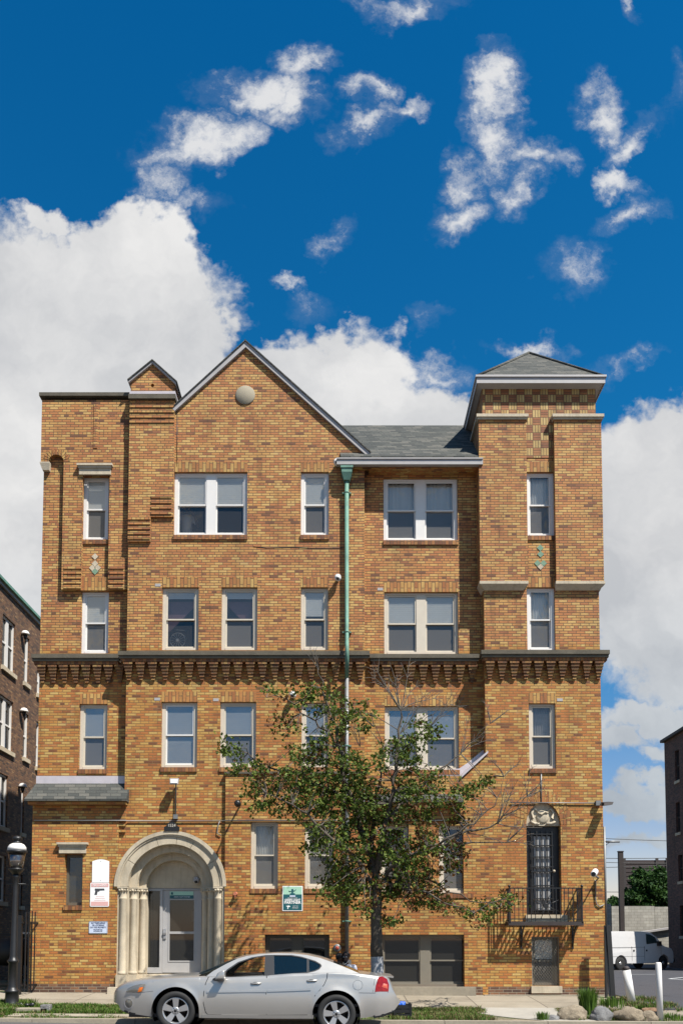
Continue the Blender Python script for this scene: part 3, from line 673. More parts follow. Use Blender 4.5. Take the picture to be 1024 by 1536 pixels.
# --- tower: piers, copings, weave panel, hip roof
xl0, xl1 = ax(718.5, 750, PP), ax(790, 750, PP); xr0, xr1 = ax(832, 750, PP), ax(903, 750, PP)
zpt, zpb = az(630, PP), az(872, PP)
zck = az(885, PE)
MB().box(xl0, xl1, PP, PE-.001, zpb, zpt).build('pier', 'brick', bld)
MB().box(xl0, XDE-.001, PE+.0, 2.2, zpb, zpt).build('pier', 'brick', bld)
MB().box(xr0, xr1, PP, PE-.001, zpb, zpt).build('pier', 'brick', bld)
MB().box(XR+.001, xr1, PE, 2.2, zpb, zpt).build('pier', 'brick', bld)
for (a, c, l, r) in ((xl0, xl1, 1, 0), (xr0, xr1, 0, 1)):
    ea, ec = (.06 if l else .05), (.06 if r else .05)
    b = MB(); b.box(a-ea, c+ec, PP-.07, PE-.0005, zpt+.05, zpt+.125); b.box(a-ea+.025, c+ec-.025, PP-.04, PE-.0005, zpt+.001, zpt+.05)
    if l: b.box(a-ea, XDE-.002, PE, 2.25, zpt+.05, zpt+.125)
    else: b.box(XR+.002, c+ec, PE, 2.25, zpt+.05, zpt+.125)
    b.build('pier_coping', 'stone', bld)
    b = MB(); b.box(a-.02, c+.02 if r else c, PP-.03, PE-.0005, zpb-.07, zpb-.001)
    lo = [(a+(.12 if l else 0), PE-.03, zck-.02), (c-(.12 if r else .1), PE-.03, zck-.02), (c-(.12 if r else .1), PE-.001, zck-.02), (a+(.12 if l else 0), PE-.001, zck-.02)]
    hi = [(a-.02, PP-.03, zpb-.07), (c+(.02 if r else 0), PP-.03, zpb-.07), (c+(.02 if r else 0), PE-.001, zpb-.07), (a-.02, PE-.001, zpb-.07)]
    b.hexa(lo, hi)
    if l: b.hexa([(XDE-.03, PE, zck-.02), (XDE-.001, PE, zck-.02), (XDE-.001, 1, zck-.02), (XDE-.03, 1, zck-.02)], [(a-.02, PE, zpb-.0), (XDE-.001, PE, zpb-.0), (XDE-.001, 1, zpb-.0), (a-.02, 1, zpb-.0)])
    else: b.hexa([(XR+.001, PE, zck-.02), (XR+.03, PE, zck-.02), (XR+.03, 1, zck-.02), (XR+.001, 1, zck-.02)], [(XR+.001, PE, zpb), (c+.02, PE, zpb), (c+.02, 1, zpb), (XR+.001, 1, zpb)])
    b.build('pier_corbel', 'stone', bld)
b = MB(); zt = ZTW-.02
b.prism([(XDE+.0, zpt+.126), (xl1+.055, zpt+.126), (xl1+.055, zpt), (xl1+.001, zpt), (xl1+.001, az(687, PE)), (xr0-.001, az(687, PE)), (xr0-.001, zpt), (xr0-.055, zpt), (xr0-.055, zpt+.126), (XR, zpt+.126), (XR, zt), (XDE, zt)], PE-.012, PE-.001)
b.build('weave_panel', 'basket', bld)
MB().box(XDE, XR, PE+T, 2.4, 12.0, ZTW-.01).build('wall', 'brick', bld)
ey0, ey1 = -.30, 2.75
ex0, ex1 = ax(714.5, 570, ey0), ax(907, 570, ey0); zg_1, zg_0 = az(563, ey0), az(574.5, ey0)
b = MB()
b.box(ex0, ex1, ey0, ey0+.02, zg_0, zg_1); b.box(ex0-.03, ex1+.03, ey0-.03, ey0-.001, zg_1-.05, zg_1)
b.box(ex0, ex0+.02, ey0+.021, ey1, zg_0, zg_1); b.box(ex0-.03, ex0-.001, ey0, ey1, zg_1-.05, zg_1)
b.box(ex1-.02, ex1, ey0+.021, ey1, zg_0, zg_1); b.box(ex1+.001, ex1+.03, ey0, ey1, zg_1-.05, zg_1)
b.build('gutter', 'trimgrey', bld)
b = MB(); b.hexa([(XDE-.02, PE-.02, zg_0-.02), (XR+.02, PE-.02, zg_0-.02), (XR+.02, 2.5, zg_0-.02), (XDE-.02, 2.5, zg_0-.02)], [(ex0+.03, ey0+.03, zg_0+.02), (ex1-.03, ey0+.03, zg_0+.02), (ex1-.03, ey1, zg_0+.02), (ex0+.03, ey1, zg_0+.02)]); b.build('soffit', 'trimgrey', bld)
ap = at(793, 530, (ey0+ey1)/2)
b = MB(); q = [(ex0+.01, ey0+.01, zg_1-.03), (ex1-.01, ey0+.01, zg_1-.03), (ex1-.01, ey1, zg_1-.03), (ex0+.01, ey1, zg_1-.03)]
for i in range(4): b.poly([q[i], q[(i+1) % 4], tuple(ap)])
b.poly(q[::-1]); b.build('roof', 'shingle', bld)
b = MB()
for i in (0, 1): b.tube([Vector(q[i])+Vector((0, 0, .02)), ap+Vector((0, 0, .02))], .035, 5)
b.build('hip_tiles', 'shingle', bld)
# downpipe sloping at the far left edge of the tower roof
# --- main cornice with brick brackets
ztop = az(975.5, -.28)
corn = None
segs = [(XL-.13, XAC-.17, PA), (XAC-.16, XCD+.12, PC), (XCD+.125, XDE-.125, PD), (XDE-.12, XR+.17, PE)]
b = MB()
for k, (xa, xb, Y) in enumerate(segs):
    b.box(xa, xb, Y-.24, Y-.001, ztop-.10, ztop); b.box(xa+.02, xb-.02, Y-.21, Y-.001, ztop-.17, ztop-.10)
b.box(XR+.001, XR+.17, PE, 1.5, ztop-.10, ztop)
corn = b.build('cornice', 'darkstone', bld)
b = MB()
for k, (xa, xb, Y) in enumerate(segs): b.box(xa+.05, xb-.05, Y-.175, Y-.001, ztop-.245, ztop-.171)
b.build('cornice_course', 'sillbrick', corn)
for k, (xa, xb, Y) in enumerate(segs):
    a, c = xa+.08, xb-.08
    if k == 2: a, c = XCD+.08, XDE-.12
    if k == 0: c = XAC-.06
    n = max(2, round((c-a)/.298)); st = (c-a)/n
    for i in range(n):
        cxx = a+(i+.5)*st; b = MB(); zt_ = ztop-.2455
        for j in range(6):
            hw = .112-.014*j; d = .165-.022*j
            b.box(cxx-hw, cxx+hw, Y-d, Y-.001, zt_-.0735*(j+1)+.014, zt_-.0735*j-.001)
            if j < 5: b.box(cxx-hw+.012, cxx+hw-.012, Y-d+.012, Y-.001, zt_-.0735*(j+1)-.001, zt_-.0735*(j+1)+.014)
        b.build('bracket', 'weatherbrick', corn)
# string course / pent roofs
def pent(xa, xb, yw, zt, ze, ye, flashh):
    MB().box(xa+.1, xb-.02, yw-.02, yw-.001, zt, zt+flashh).build('roof_flashing', 'flash', bld)
    b = MB(); b.hexa([(xa, ye, ze-.05), (xb, ye, ze-.05), (xb-.02, yw, ze-.05), (xa+.1, yw, ze-.05)], [(xa, ye, ze), (xb, ye, ze), (xb-.02, yw-.021, zt+.01), (xa+.1, yw-.021, zt+.01)])
    b.build('pent_roof', 'shingle', bld)
    MB().box(xa+.06, xb-.03, ye+.06, PG-.001, ze-.13, ze-.052).build('soffit', 'brick', bld)
pent(XL-.12, ax(190, 1190, -.3), PA, az(1176, PA), az(1198, -.3), -.3, .2)
pent(XCD+.02, bx0-.02, PD, az(1182, PD), az(1200, -.34), -.34, .2)
MB().box(XCD-.04, XCD+.019, -.34, PC-.001, az(1200, -.34)-.05, az(1178, PC)).build('roof_cheek', 'trimgrey', bld)
# base course
for (xa, xb, Y) in ((XL+.008, XGL-.003, PG), (XGR+.003, ax(397, 1450, PB)-.01, PB-.012), (ax(494, 1450, PB)+.01, ax(570, 1450, PB)-.01, PB-.012), (ax(707, 1450, PB)+.01, XBE-.005, PB-.012), (XBE, ax(796, 1450, PE)-.01, PE), (ax(839, 1450, PE)+.01, XR-.003, PE)):
    gzz = gz((xa+xb)/2, 0); MB().box(xa, xb, Y-.006, Y-.001, gzz-.3, gzz+.21).build('base_course', 'basebrick', bld)
MB().box(XBE+.02, XR+.02, PE-.12, PE-.007, -.3, gz(5, 0)+.03).build('footing', 'concrete', bld)
MB().box(ax(565, 1480, PB), ax(712, 1480, PB), PB-.16, PB-.02, -.3, az(1480, PB)).build('footing', 'concrete', bld)

# --- windows
def window(i, w):
    x0, x1, z0, z1 = wrect(w); Y = w[4]; style, n, bl, gu, gl, lin, sill = w[5:]
    rec = .07 if style in ('white', 'beige', 'cream') else .16
    fm = {'white': 'white', 'cream': 'beige', 'beige': 'beige', 'dark': 'darkframe', 'olive': 'olive'}[style]; smt = 'white' if style in ('white', 'cream') else fm
    fy = Y+rec; g = .003
    fw = .085 if (x1-x0) < .8 or n == 2 else .095
    if n == 0: fw = .05
    fwt, fwb = .055, .075
    b = MB(); b.box(x0+g, x0+fw, fy, fy+.1, z0+g, z1-g); b.box(x1-fw, x1-g, fy, fy+.1, z0+g, z1-g)
    b.box(x0+fw, x1-fw, fy+.001, fy+.1, z1-fwt, z1-g); b.box(x0+fw, x1-fw, fy-.012, fy+.1, z0+g, z0+fwb)
    inner = [(x0+fw, x1-fw)]
    if n == 2:
        xm = (x0+x1)/2; mw = .12; b.box(xm-mw, xm+mw, fy+.004, fy+.1, z0+fwb, z1-fwt); inner = [(x0+fw, xm-mw), (xm+mw, x1-fw)]
    win = b.build('window', fm, bld)
    zm = lerp(z0+fwb, z1-fwt, .5)
    if n == 0: zm = z0+fwb
    for (a, c) in inner:
        s = .035 if n else .012
        for (za, zb_, yy, gm, up) in ((zm-.02, z1-fwt, fy+.02, gu, 1), (z0+fwb, zm+.02, fy+.055, gl, 0)):
            if n == 0 and not up: continue
            b = MB(); b.box(a+.002, a+s, yy, yy+.03, za, zb_-.002); b.box(c-s, c-.002, yy, yy+.03, za, zb_-.002)
            b.box(a+s, c-s, yy+.001, yy+.03, zb_-s-.002, zb_-.002); b.box(a+s, c-s, yy-.002, yy+.03, za, za+s*(1.0 if up else 1.5)); b.build('sash', smt, win)
            b = MB(); b.poly([(a+s, yy+.018, za+s), (c-s, yy+.018, za+s), (c-s, yy+.018, zb_-s), (a+s, yy+.018, zb_-s)]); b.build('pane', gm, win, fix=False)
        if bl > 0:
            h = (z1-z0-fwt-fwb)*bl-.005; b = MB(); k = 0; zz = z1-fwt
            yo = .052 if bl <= .5 else .095
            while k < h: b.box(a+.004, c-.004, fy+yo-.0005, fy+yo+.0018+.0008*(int(k/.05) % 2), zz-k-.048, zz-k); k += .05
            b.build('blind', 'blind', win)
        elif i in (3, 4, 10, 16, 18, 19, 15):
            b = MB(); nst = 26; rows = [[], []]
            cov = (1.0 if i in (3, 4, 10, 16) else .9)
            for q in range(nst+1):
                xx = lerp(a, c, q/nst)
                if i == 3 and .48 < q/nst < .72: continue
                yy = fy+.16+.018*math.sin(q*1.9)
                rows[0].append((xx, yy, z1-fwt)); rows[1].append((xx, yy+.01, lerp(z1, z0, cov)))
            b.grid(rows); b.build('curtain', 'curtain' if i in (15, 16) else 'blind', win, fix=False)
        if i in (6, 7):
            b = MB(); zz = z1-fwt-(z1-z0)*.13
            if i == 6: b.poly([(a, fy+.2, zz), (c, fy+.2, zz), (c-.02, fy+.2, zz-.1), (a+.05, fy+.2, zm-.25), (a, fy+.2, zm-.25)])
            else: b.poly([(a, fy+.2, zz), (c, fy+.2, zz), (c, fy+.2, zm-.25), (c-.05, fy+.2, zm-.25), (a+.02, fy+.2, zz-.1)])
            b.build('curtain', 'pink', win, fix=False)
    if lin and i not in (5,):
        MB().box(x0, x1, Y-.004, Y-.0005, z1+.002, z1+.265).build('lintel', 'soldier', bld)
    if i == 5: MB().box(x0, x1, y2+.06, Y-.0005, z1+.002, z1+.34).build('lintel', 'soldier', bld)
    if sill == 1:
        MB().box(x0-.01, x1+.01, Y-.035, Y+.06, z0-.115, z0-.002).build('sill', 'sillbrick', win)
    if sill == 2 and i == 24:
        MB().box(x0-.03, x1+.05, Y-.07, Y+.1, z0-.17, z0-.002).build('sill', 'stone', win)
    return win
wins = [window(i, w) for i, w in enumerate(WN)]
# small grey stones beside some lintels
for (px, py, Y) in ((237, 878, 0), (236, 1049, 0), (324, 1050, 0), (839, 1050, PE), (570, 884, PD)):
    p = at(px, py, Y); MB().box(p.x-.07, p.x+.07, Y-.006, Y-.0005, p.z-.03, p.z+.04).build('quoin_stone', 'trimgrey', bld)
# stone lintel blocks
for (xa, ya, xb, yb, Y, nm) in ((118, 698, 169, 713, y2, 'stone_lintel'), (88, 1264, 132, 1280, PG, 'stone_lintel')):
    p, q = at(xa, yb, Y), at(xb, ya, Y); h = q.z-p.z
    b = MB(); b.box(p.x+.03, q.x-.03, Y-.05, Y-.001, p.z, p.z+h*.6); b.box(p.x+.01, q.x-.01, Y-.08, Y-.001, p.z+h*.6, p.z+h*.8); b.box(p.x-.02, q.x+.02, Y-.11, Y-.001, p.z+h*.8, q.z); b.build(nm, 'stone', bld)
# glazed tile diamonds
def diamonds(pts, Y, m='tileg'):
    for (px, py, kind) in pts:
        p = at(px, py, Y); r = .085; b = MB()
        b.prism([(p.x, p.z-r), (p.x+r, p.z), (p.x, p.z+r), (p.x-r, p.z)], Y-.012, Y-.001); b.build('tile', m if kind else 'stone', bld)
diamonds([(809.5, 822, 1), (810, 831.5, 1), (805.5, 845, 1), (814.5, 845, 1), (810, 850, 0)], PE)
diamonds([(143, 835, 0), (143, 845.5, 0), (147, 852, 0), (139, 852, 0), (143, 857.5, 1)], PA)
# spandrel panels frames under upper windows
# --- stone arched entrance
ent = None
DP = .22
rr = [aR, aR-.28, aR-.46, aR-.64]
e = MB()
base_z = gz(acx, 0)
zspr = acz
def ringshape(r0, r1, n=32):
    return arch(acx, zspr, r0, n)+arch(acx, zspr, r1, n)[::-1]
b = MB()
for (a0, a1) in ((0, 31), (31, 63), (63, 83), (83, 107), (107, 148), (148, 180)):
    g_ = .25; b.prism(arch(acx, zspr, rr[0], 9, a0+g_, a1-g_)+arch(acx, zspr, rr[1], 9, a0+g_, a1-g_)[::-1], -.05, .16)
ent = b.build('entrance_surround', 'stone', bld)
b = MB(); b.prism(ringshape(rr[0]+.045, rr[0]-.045), -.10, -.051); b.prism(ringshape(rr[0]+.02, rr[0]-.09), -.075, -.0511); b.build('hood_mould', 'stone', ent)
MB().prism(ringshape(rr[1]+.06, rr[2]), .161, .38).build('arch_ring', 'stone', ent)
MB().prism(ringshape(rr[2]+.02, rr[3]), .381, .60).build('arch_ring', 'stone', ent)
MB().prism([(acx-rr[3]-.03, zspr)]+arch(acx, zspr, rr[3]+.03, 30)[::-1][0:0]+[(acx+rr[3]+.03, zspr)]+arch(acx, zspr, rr[3]+.03, 30)[1:-1], .601, .72).build('tympanum', 'stone', ent)
zdoor = az(1460, .7); zcol = az(1462, -.0)
for sgn in (-1, 1):
    X = lambda r: acx+sgn*r
    b = MB(); b.box(X(rr[0]), X(rr[0]-.06), -.05, .2, zcol-.2, zspr-.001); b.box(X(rr[0]), X(rr[1]), .10, .20, zcol-.2, zspr-.0011)
    b.box(X(rr[1]), X(rr[2]), .30, .42, zcol-.2, zspr-.001); b.box(X(rr[2]), X(rr[3]), .52, .66, zcol-.2, zspr-.001); b.box(X(rr[1]+.0), X(rr[1]+.03), .201, .42, zcol-.2, zspr-.001); b.box(X(rr[2]), X(rr[2]+.03), .421, .66, zcol-.2, zspr-.001)
    b.box(X(rr[3]), X(rr[3]+.03), .661, .78, zcol-.2, zspr-.001)
    b.build('jamb', 'stone', ent)
    for k, (r, yy) in enumerate(((rr[0]-.155, .02), (rr[1]-.085, .22), (rr[2]-.085, .44))):
        b = MB(); b.lathe([(.112, zcol+.0), (.112, zcol+.05), (.098, zcol+.07), (.09, zcol+.1), (.086, zspr-.33), (.1, zspr-.30), (.1, zspr-.28), (.086, zspr-.26), (.095, zspr-.14), (.115, zspr-.08), (.12, zspr-.04)], (X(r), yy, 0), 20)
        b.box(X(r)-.12, X(r)+.12, yy-.12, yy+.08, zspr-.045, zspr-.002)
        for a in range(5):
            an = R(-160+35*a); b.ball((X(r)+.115*math.cos(an), yy+.115*math.sin(an), zspr-.09), .03, 8, 6)
        b.build('column', 'stone', ent)
        b = MB(); b.box(X(r)-.125, X(r)+.125, yy-.13, yy+.1, base_z-.3, zcol-.002); b.build('plinth', 'stone', ent)
b = MB(); b.box(acx-rr[0]-.1, acx-rr[3]+.1, -.35, -.12, base_z-.3, base_z+.16); b.box(acx-rr[3]+.1, acx+rr[0]+.1, -.35, -.12, base_z-.3, base_z+.08)
b.box(acx-rr[2]+.0, acx+rr[2], -.119, .3, base_z-.3, zdoor-.14); b.box(acx-rr[3]-.02, acx+rr[3]+.02, .301, .9, base_z-.3, zdoor-.01); b.build('steps', 'stone', ent)
# door
dY = .64
def dx_(px): return ax(px, 1400, dY)
def dz_(py): return az(py, dY)
zt_, zb_ = zspr-.01, dz_(1459.5)
b = MB(); b.box(dx_(217), dx_(221), dY-.03, dY+.08, zb_, zt_); b.box(dx_(240), dx_(244), dY-.03, dY+.08, zb_, zt_); b.box(dx_(298.5), dx_(302.5), dY-.03, dY+.08, zb_, zt_); b.box(dx_(221), dx_(240), dY-.031, dY+.08, zt_-.06, zt_); b.box(dx_(244), dx_(298.5), dY-.031, dY+.08, zt_-.035, zt_); b.box(dx_(221), dx_(240), dY-.031, dY+.08, zb_, zb_+.14)
b.box(dx_(221)+.12, dx_(221)+.125, dY+.03, dY+.035, zb_, zt_)
df = b.build('entrance_door', 'doorgrey', bld)
b = MB(); b.poly([(dx_(221), dY+.03, zb_+.14), (dx_(240), dY+.03, zb_+.14), (dx_(240), dY+.03, zt_-.06), (dx_(221), dY+.03, zt_-.06)]); b.build('side_light', 'glassdark', df, fix=False)
dl, drr = dx_(244)+.004, dx_(298.5)-.004; gl0, gl1 = dx_(254.5), dx_(291); gb, gt, gm = dz_(1441), dz_(1350), dz_(1399)
b = MB(); b.prism([(dl, zb_+.01), (drr, zb_+.01), (drr, zt_-.04), (dl, zt_-.04)], dY, dY+.05, [[(gl0, gb), (gl1, gb), (gl1, gt), (gl0, gt)]]); b.box(gl0, gl1, dY+.005, dY+.04, gm-.03, gm+.03)
b.box(gl0-.03, gl0, dY-.01, dY-.001, gb-.03, gt+.03); b.box(gl1, gl1+.03, dY-.01, dY-.001, gb-.03, gt+.03); b.box(gl0, gl1, dY-.011, dY-.001, gb-.03, gb); b.box(gl0, gl1, dY-.011, dY-.001, gt, gt+.03)
b.build('door_leaf', 'doorgrey', df)
b = MB(); b.poly([(gl0, dY+.025, gb), (gl1, dY+.025, gb), (gl1, dY+.025, gt), (gl0, dY+.025, gt)]); b.build('pane', 'glassdark', df, fix=False)
b = MB(); hx = dx_(247); b.box(hx-.035, hx+.045, dY-.025, dY-.001, dz_(1402), dz_(1393)); b.box(hx-.02, hx+.05, dY-.08, dY-.026, dz_(1400), dz_(1398)); b.box(hx-.03, hx+.045, dY-.03, dY-.001, dz_(1408), dz_(1404)); b.build('door_handle', 'alloy', df)
b = MB(); b.box(gl0, gl1-.02, dY-.016, dY-.001, dz_(1343), dz_(1337.2)); b.cur = 1; b.box(gl0, gl1-.02, dY-.018, dY-.001, dz_(1348), dz_(1343.05)); ds = b.build('door_sticker', ['mint', 'teal'], df)
text('lettering', 'GREEN LIGHT PARTNER', .038, (gl0+gl1)/2, dY-.02, dz_(1345.5), 'signwhite', ds)
b = MB(); b.box(gl0+.03, gl0+.08, dY-.019, dY-.017, dz_(1342), dz_(1338.5)); b.build('emblem', 'teal', ds)
b = MB(); b.box(gl1-.28, gl1-.0, dY+.3, dY+.32, dz_(1388), dz_(1352)); b.cur = 1; b.box(gl1-.12, gl1-.0, dY+.296, dY+.2995, dz_(1382), dz_(1366)); b.build('notice_board', ['iron', 'blind'], df)
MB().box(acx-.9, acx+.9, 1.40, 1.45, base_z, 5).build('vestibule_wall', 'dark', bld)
MB().box(acx-.95, acx+.95, .79, 1.40, zdoor-.1, zdoor-.02).build('vestibule_floor', 'concrete', bld)
# --- balcony door under arched stone panel
yb = PE+.20
b = MB(); b.prism([(dcx-dr, dzs), (dcx+dr, dzs)]+[(dcx+dr*math.cos(R(180*i/16)), dzs+drz*math.sin(R(180*i/16))) for i in range(1, 16)], PE+.09, PE+.2)
pan = b.build('arched_panel', 'stone', bld)
b = MB(); zc = dzs+.22
pts = [(-.22, .05), (-.13, .12), (-.06, .02), (.0, .02), (.06, .02), (.13, .12), (.22, .05)]
b.ball((dcx, PE+.085, zc), (.16, .04, .17)); 
for s in (-1, 1):
    b.tube([(dcx+s*.12, PE+.08, zc+.13), (dcx+s*.2, PE+.07, zc+.2), (dcx+s*.27, PE+.07, zc+.1), (dcx+s*.24, PE+.07, zc-.02), (dcx+s*.3, PE+.07, zc-.12), (dcx+s*.2, PE+.07, zc-.17), (dcx+s*.08, PE+.06, zc-.17)], [.02, .03, .035, .03, .04, .035, .02], 8)
b.tube([(dcx-.12, PE+.06, zc+.1), (dcx-.03, PE+.04, zc+.05), (dcx+.05, PE+.04, zc+.12), (dcx+.13, PE+.06, zc+.1)], .025, 8)
b.build('shield_carving', 'stone', pan)
b = MB(); MBx = MB()
for i in range(13):           # two rings of arch bricks
    for r0, r1 in ((dr+.005, dr+.15), (dr+.155, dr+.30)):
        a0, a1 = R(180*i/13+1.5), R(180*(i+1)/13-1.5); kz = drz/dr
        b.prism([(dcx+r*math.cos(a), dzs+(r-dr+drz if r > dr else drz)*math.sin(a)) for r, a in ((r0, a0), (r1, a0), (r1, a1), (r0, a1))], PE-.005, PE-.001)
b.build('arch_bricks', 'soldier', bld)
MB().box(dcx-dr+.003, dcx+dr-.003, PE+.205, PE+.26, dz0+.003, dzs-.003).build('balcony_door', 'iron', bld)
bd = bld.children[-1]
b = MB(); w_ = dr*2
b.box(dcx-dr+.22, dcx+dr-.22, PE+.19, PE+.204, dz0+.1, dzs-.25); b.build('curtain', 'curtain', bd)
b = MB()
xa, xb = dcx-dr+.16, dcx+dr-.18
for i in range(5): xx = lerp(xa, xb, i/4); b.box(xx-.013, xx+.013, PE+.14, PE+.165, dz0+.05, dzs-.12)
for t in (.03, .17, .33, .50, .56, .68, .82, .96): zz = lerp(dz0+.05, dzs-.12, t); b.box(xa-.03, xb+.03, PE+.135, PE+.17, zz-.014, zz+.014)
for i in range(4):
    for j in (0, 1): xx = lerp(xa, xb, (i+.5)/4); zz = lerp(dz0, dzs, .53); b.tube([(xx-.05, PE+.15, zz-.04), (xx, PE+.15, zz+.04), (xx+.05, PE+.15, zz-.04)], .008, 5)
b.build('security_grille', 'iron', bd)
b = MB(); b.ball((xb+.03, PE+.11, lerp(dz0, dzs, .49)), .035); b.build('door_knob', 'stone', bd)
b = MB(); b.box(dcx-dr-.05, dcx+dr+.12, PE-.06, PE+.19, dz0-.18, dz0-.003); b.build('door_sill', 'stone', bd)
# --- iron balcony
bal = MB(); yF = -.50
bz = az(1385, yF); bxa, bxb = ax(764, 1385, yF), ax(873, 1385, yF)
MB().box(0,0,0,0,0,0)
b = MB(); b.box(bxa-.03, bxb+.03, yF, yF+.05, bz-.05, bz+.04); b.box(bxa-.03, bxa+.02, yF+.05, PE-.001, bz-.05, bz+.04); b.box(bxb-.02, bxb+.03, yF+.05, PE-.001, bz-.05, bz+.04)
nsl = 16
for i in range(nsl): xx = lerp(bxa+.05, bxb-.05, i/(nsl-1)); b.box(xx-.022, xx+.022, yF+.051, PE-.08, bz-.01, bz+.01)
balc = b.build('balcony', 'rust', bld)
rt = az(1332, yF)
b = MB(); b.box(bxa, bxb, yF, yF+.03, rt-.015, rt+.012); b.box(bxa, bxb, yF+.002, yF+.028, bz+.09, bz+.11)
for X in (bxa, bxb-.025): b.box(X, X+.025, yF+.031, PE-.001, rt-.015, rt+.012); b.box(X+.002, X+.023, yF+.031, PE-.001, bz+.09, bz+.11)
n = 17
for i in range(n+1):
    if 7 <= i <= 10: continue
    xx = lerp(bxa+.02, bxb-.02, i/n); b.box(xx-.008, xx+.008, yF+.006, yF+.022, bz+.04, rt-.015)
for X in (bxa+.01, bxb-.012):
    for k in range(1, 6): yy = lerp(yF, PE, k/6); b.box(X-.007, X+.007, yy-.007, yy+.007, bz+.04, rt-.015)
cxm_, czm_ = (bxa+bxb)/2, (bz+rt)/2; hw = (bxb-bxa)*.19
for a in range(8):
    an = a*math.pi/4+.39; b.tube([(cxm_, yF+.014, czm_), (cxm_+math.cos(an)*hw, yF+.014, czm_+math.sin(an)*(rt-bz)*.42)], .009, 5)
b.lathe([(.06, -.012), (.07, 0), (.06, .012)], (cxm_, yF+.014, czm_), 16, 'y')
for X in (bxa, bxb): b.ball((X, yF+.012, rt+.05), .035, 10, 8); b.box(X-.014, X+.014, yF, yF+.028, bz, rt+.03)
b.build('railing', 'iron', balc)
for px in (781, 858):
    xx = ax(px, 1400, -.1); b = MB(); b.box(xx-.02, xx+.02, PE-.035, PE-.001, bz-.62, bz-.05)
    b.tube([(xx, PE-.03, bz-.55), (xx, PE-.12, bz-.35), (xx, PE-.26, bz-.14), (xx, yF+.06, bz-.06)], .018, 6); b.tube([(xx, PE-.03, bz-.3), (xx, PE-.15, bz-.28), (xx, PE-.2, bz-.18), (xx, PE-.1, bz-.13)], .012, 6)
    b.build('bracket', 'iron', balc)
# basement window mesh guard
b = MB(); x0, x1, z0, z1 = wrect(WN[24]); n = 13
for i in range(-22, n+1):
    for s in (1, -1):
        pass
step = .065
def clipseg(xs, sgn):
    pts = []
    for k in range(80):
        x = xs+sgn*k*.03; z = z0+k*.03*1.3
        if x0 <= x <= x1 and z0 <= z <= z1: pts.append((x, PE+.03, z))
    return pts
k = x0-1.2
while k < x1+1.2:
    for s in (1, -1):
        p = clipseg(k, s)
        if len(p) > 1: b.tube([p[0], p[-1]], .0035, 3, cap=False)
    k += step
b.box(x0+.004, x0+.02, PE+.02, PE+.04, z0+.004, z1-.004); b.box(x1-.02, x1-.004, PE+.02, PE+.04, z0+.004, z1-.004); b.box(x0+.02, x1-.02, PE+.02, PE+.04, z1-.02, z1-.004)
b.build('mesh_guard', 'olive', wins[24])
# dark panels behind basement windows
# --- downpipe
px_ = 520.3
P = lambda py, Y, dx=0: Vector((ax(px_+dx, 850, 0), Y, az(py, Y)))
xx = ax(520, 850, -.1)
b = MB(); b.tube([(xx, -.10, az(1016, -.1)), (xx, -.10, az(992, -.3)-.35), (xx, -.42, ztop-.2), (xx, -.42, ztop+.12), (xx, -.10, ztop+.4), (xx, -.10, az(720, -.1))], .05, 12)
b.hexa([(xx-.07, -.18, az(722, -.1)), (xx+.07, -.18, az(722, -.1)), (xx+.07, -.02, az(722, -.1)), (xx-.07, -.02, az(722, -.1))], [(xx-.13, -.24, az(712, -.1)), (xx+.13, -.24, az(712, -.1)), (xx+.13, -.01, az(712, -.1)), (xx-.13, -.01, az(712, -.1))])
b.box(xx-.13, xx+.13, -.24, -.01, az(712, -.1)+.001, az(706, -.1)); b.box(xx-.155, xx+.155, -.26, -.005, az(706, -.1)+.001, az(703, -.1)); b.tube([(xx-.02, -.12, az(703, -.1)), (xx-.03, -.2, zg0+.03)], .05, 10)
dp = b.build('downpipe', 'copper', bld)
b = MB(); b.tube([(xx, -.17, az(1440, -.1)), (xx, -.17, az(1180, -.1)), (xx, -.10, az(1150, -.1)), (xx, -.10, az(1016.5, -.1))], .048, 12); b.build('lower_downpipe', 'galv', dp)
b = MB()
for py in (742, 950, 1120, 1250, 1382): b.box(xx-.11, xx+.11, -.09 if py < 1160 else -.165, -.001 if py < 1160 else -.093, az(py, 0)-.015, az(py, 0)+.015); b.lathe([(.058, -.015), (.062, 0), (.058, .015)], (xx, -.10 if py < 1160 else -.17, az(py, 0)), 12)
b.build('pipe_strap', 'copper', dp)
MB().box(xx-.1, xx+.1, -.25, -.093, gz(0, 0)-.1, az(1440, -.1)).build('pipe_shoe', 'galv', dp)
# --- conduit across the ground floor and a loop
b = MB(); zc = az(1230.5, -.12)
b.tube([(XL+.05, PG-.03, zc), (ax(188, 1230, PG), PG-.03, zc), (ax(192, 1230, PG), -.03, zc), (XGR-.05, -.03, zc), (XGR, PB-.04, zc), (ax(705, 1230, PB), PB-.04, zc)], .014, 6)
b.tube([(ax(765, 1205, PE), PE-.03, az(1204, PE)), (ax(898, 1205, PE), PE-.03, az(1205, PE))], .014, 6)
b.tube([(ax(330, 1232, 0), -.03, zc), (ax(327, 1240, 0), -.03, az(1240, 0)), (ax(326, 1250, 0), -.03, az(1250, 0)), (ax(332, 1254, 0), -.03, az(1253, 0))], .012, 6)
b.build('conduit', 'galv', bld)
b = MB(); b.tube([(ax(380, 820, 0), -.001, az(820, 0)), (ax(400, 822, 0), -.001, az(822, 0)), (ax(440, 821, 0), -.001, az(821, 0)), (ax(470, 822.5, 0), -.001, az(822.5, 0)), (ax(516, 822, 0), -.001, az(822, 0))], .009, 5); b.build('brick_crack', 'soot', bld)
b = MB(); b.tube([(ax(266, 615, 0), -.001, az(612, 0)), (ax(266, 615, 0), -.001, az(700, 0))], .008, 5); b.build('wire', 'iron', bld)
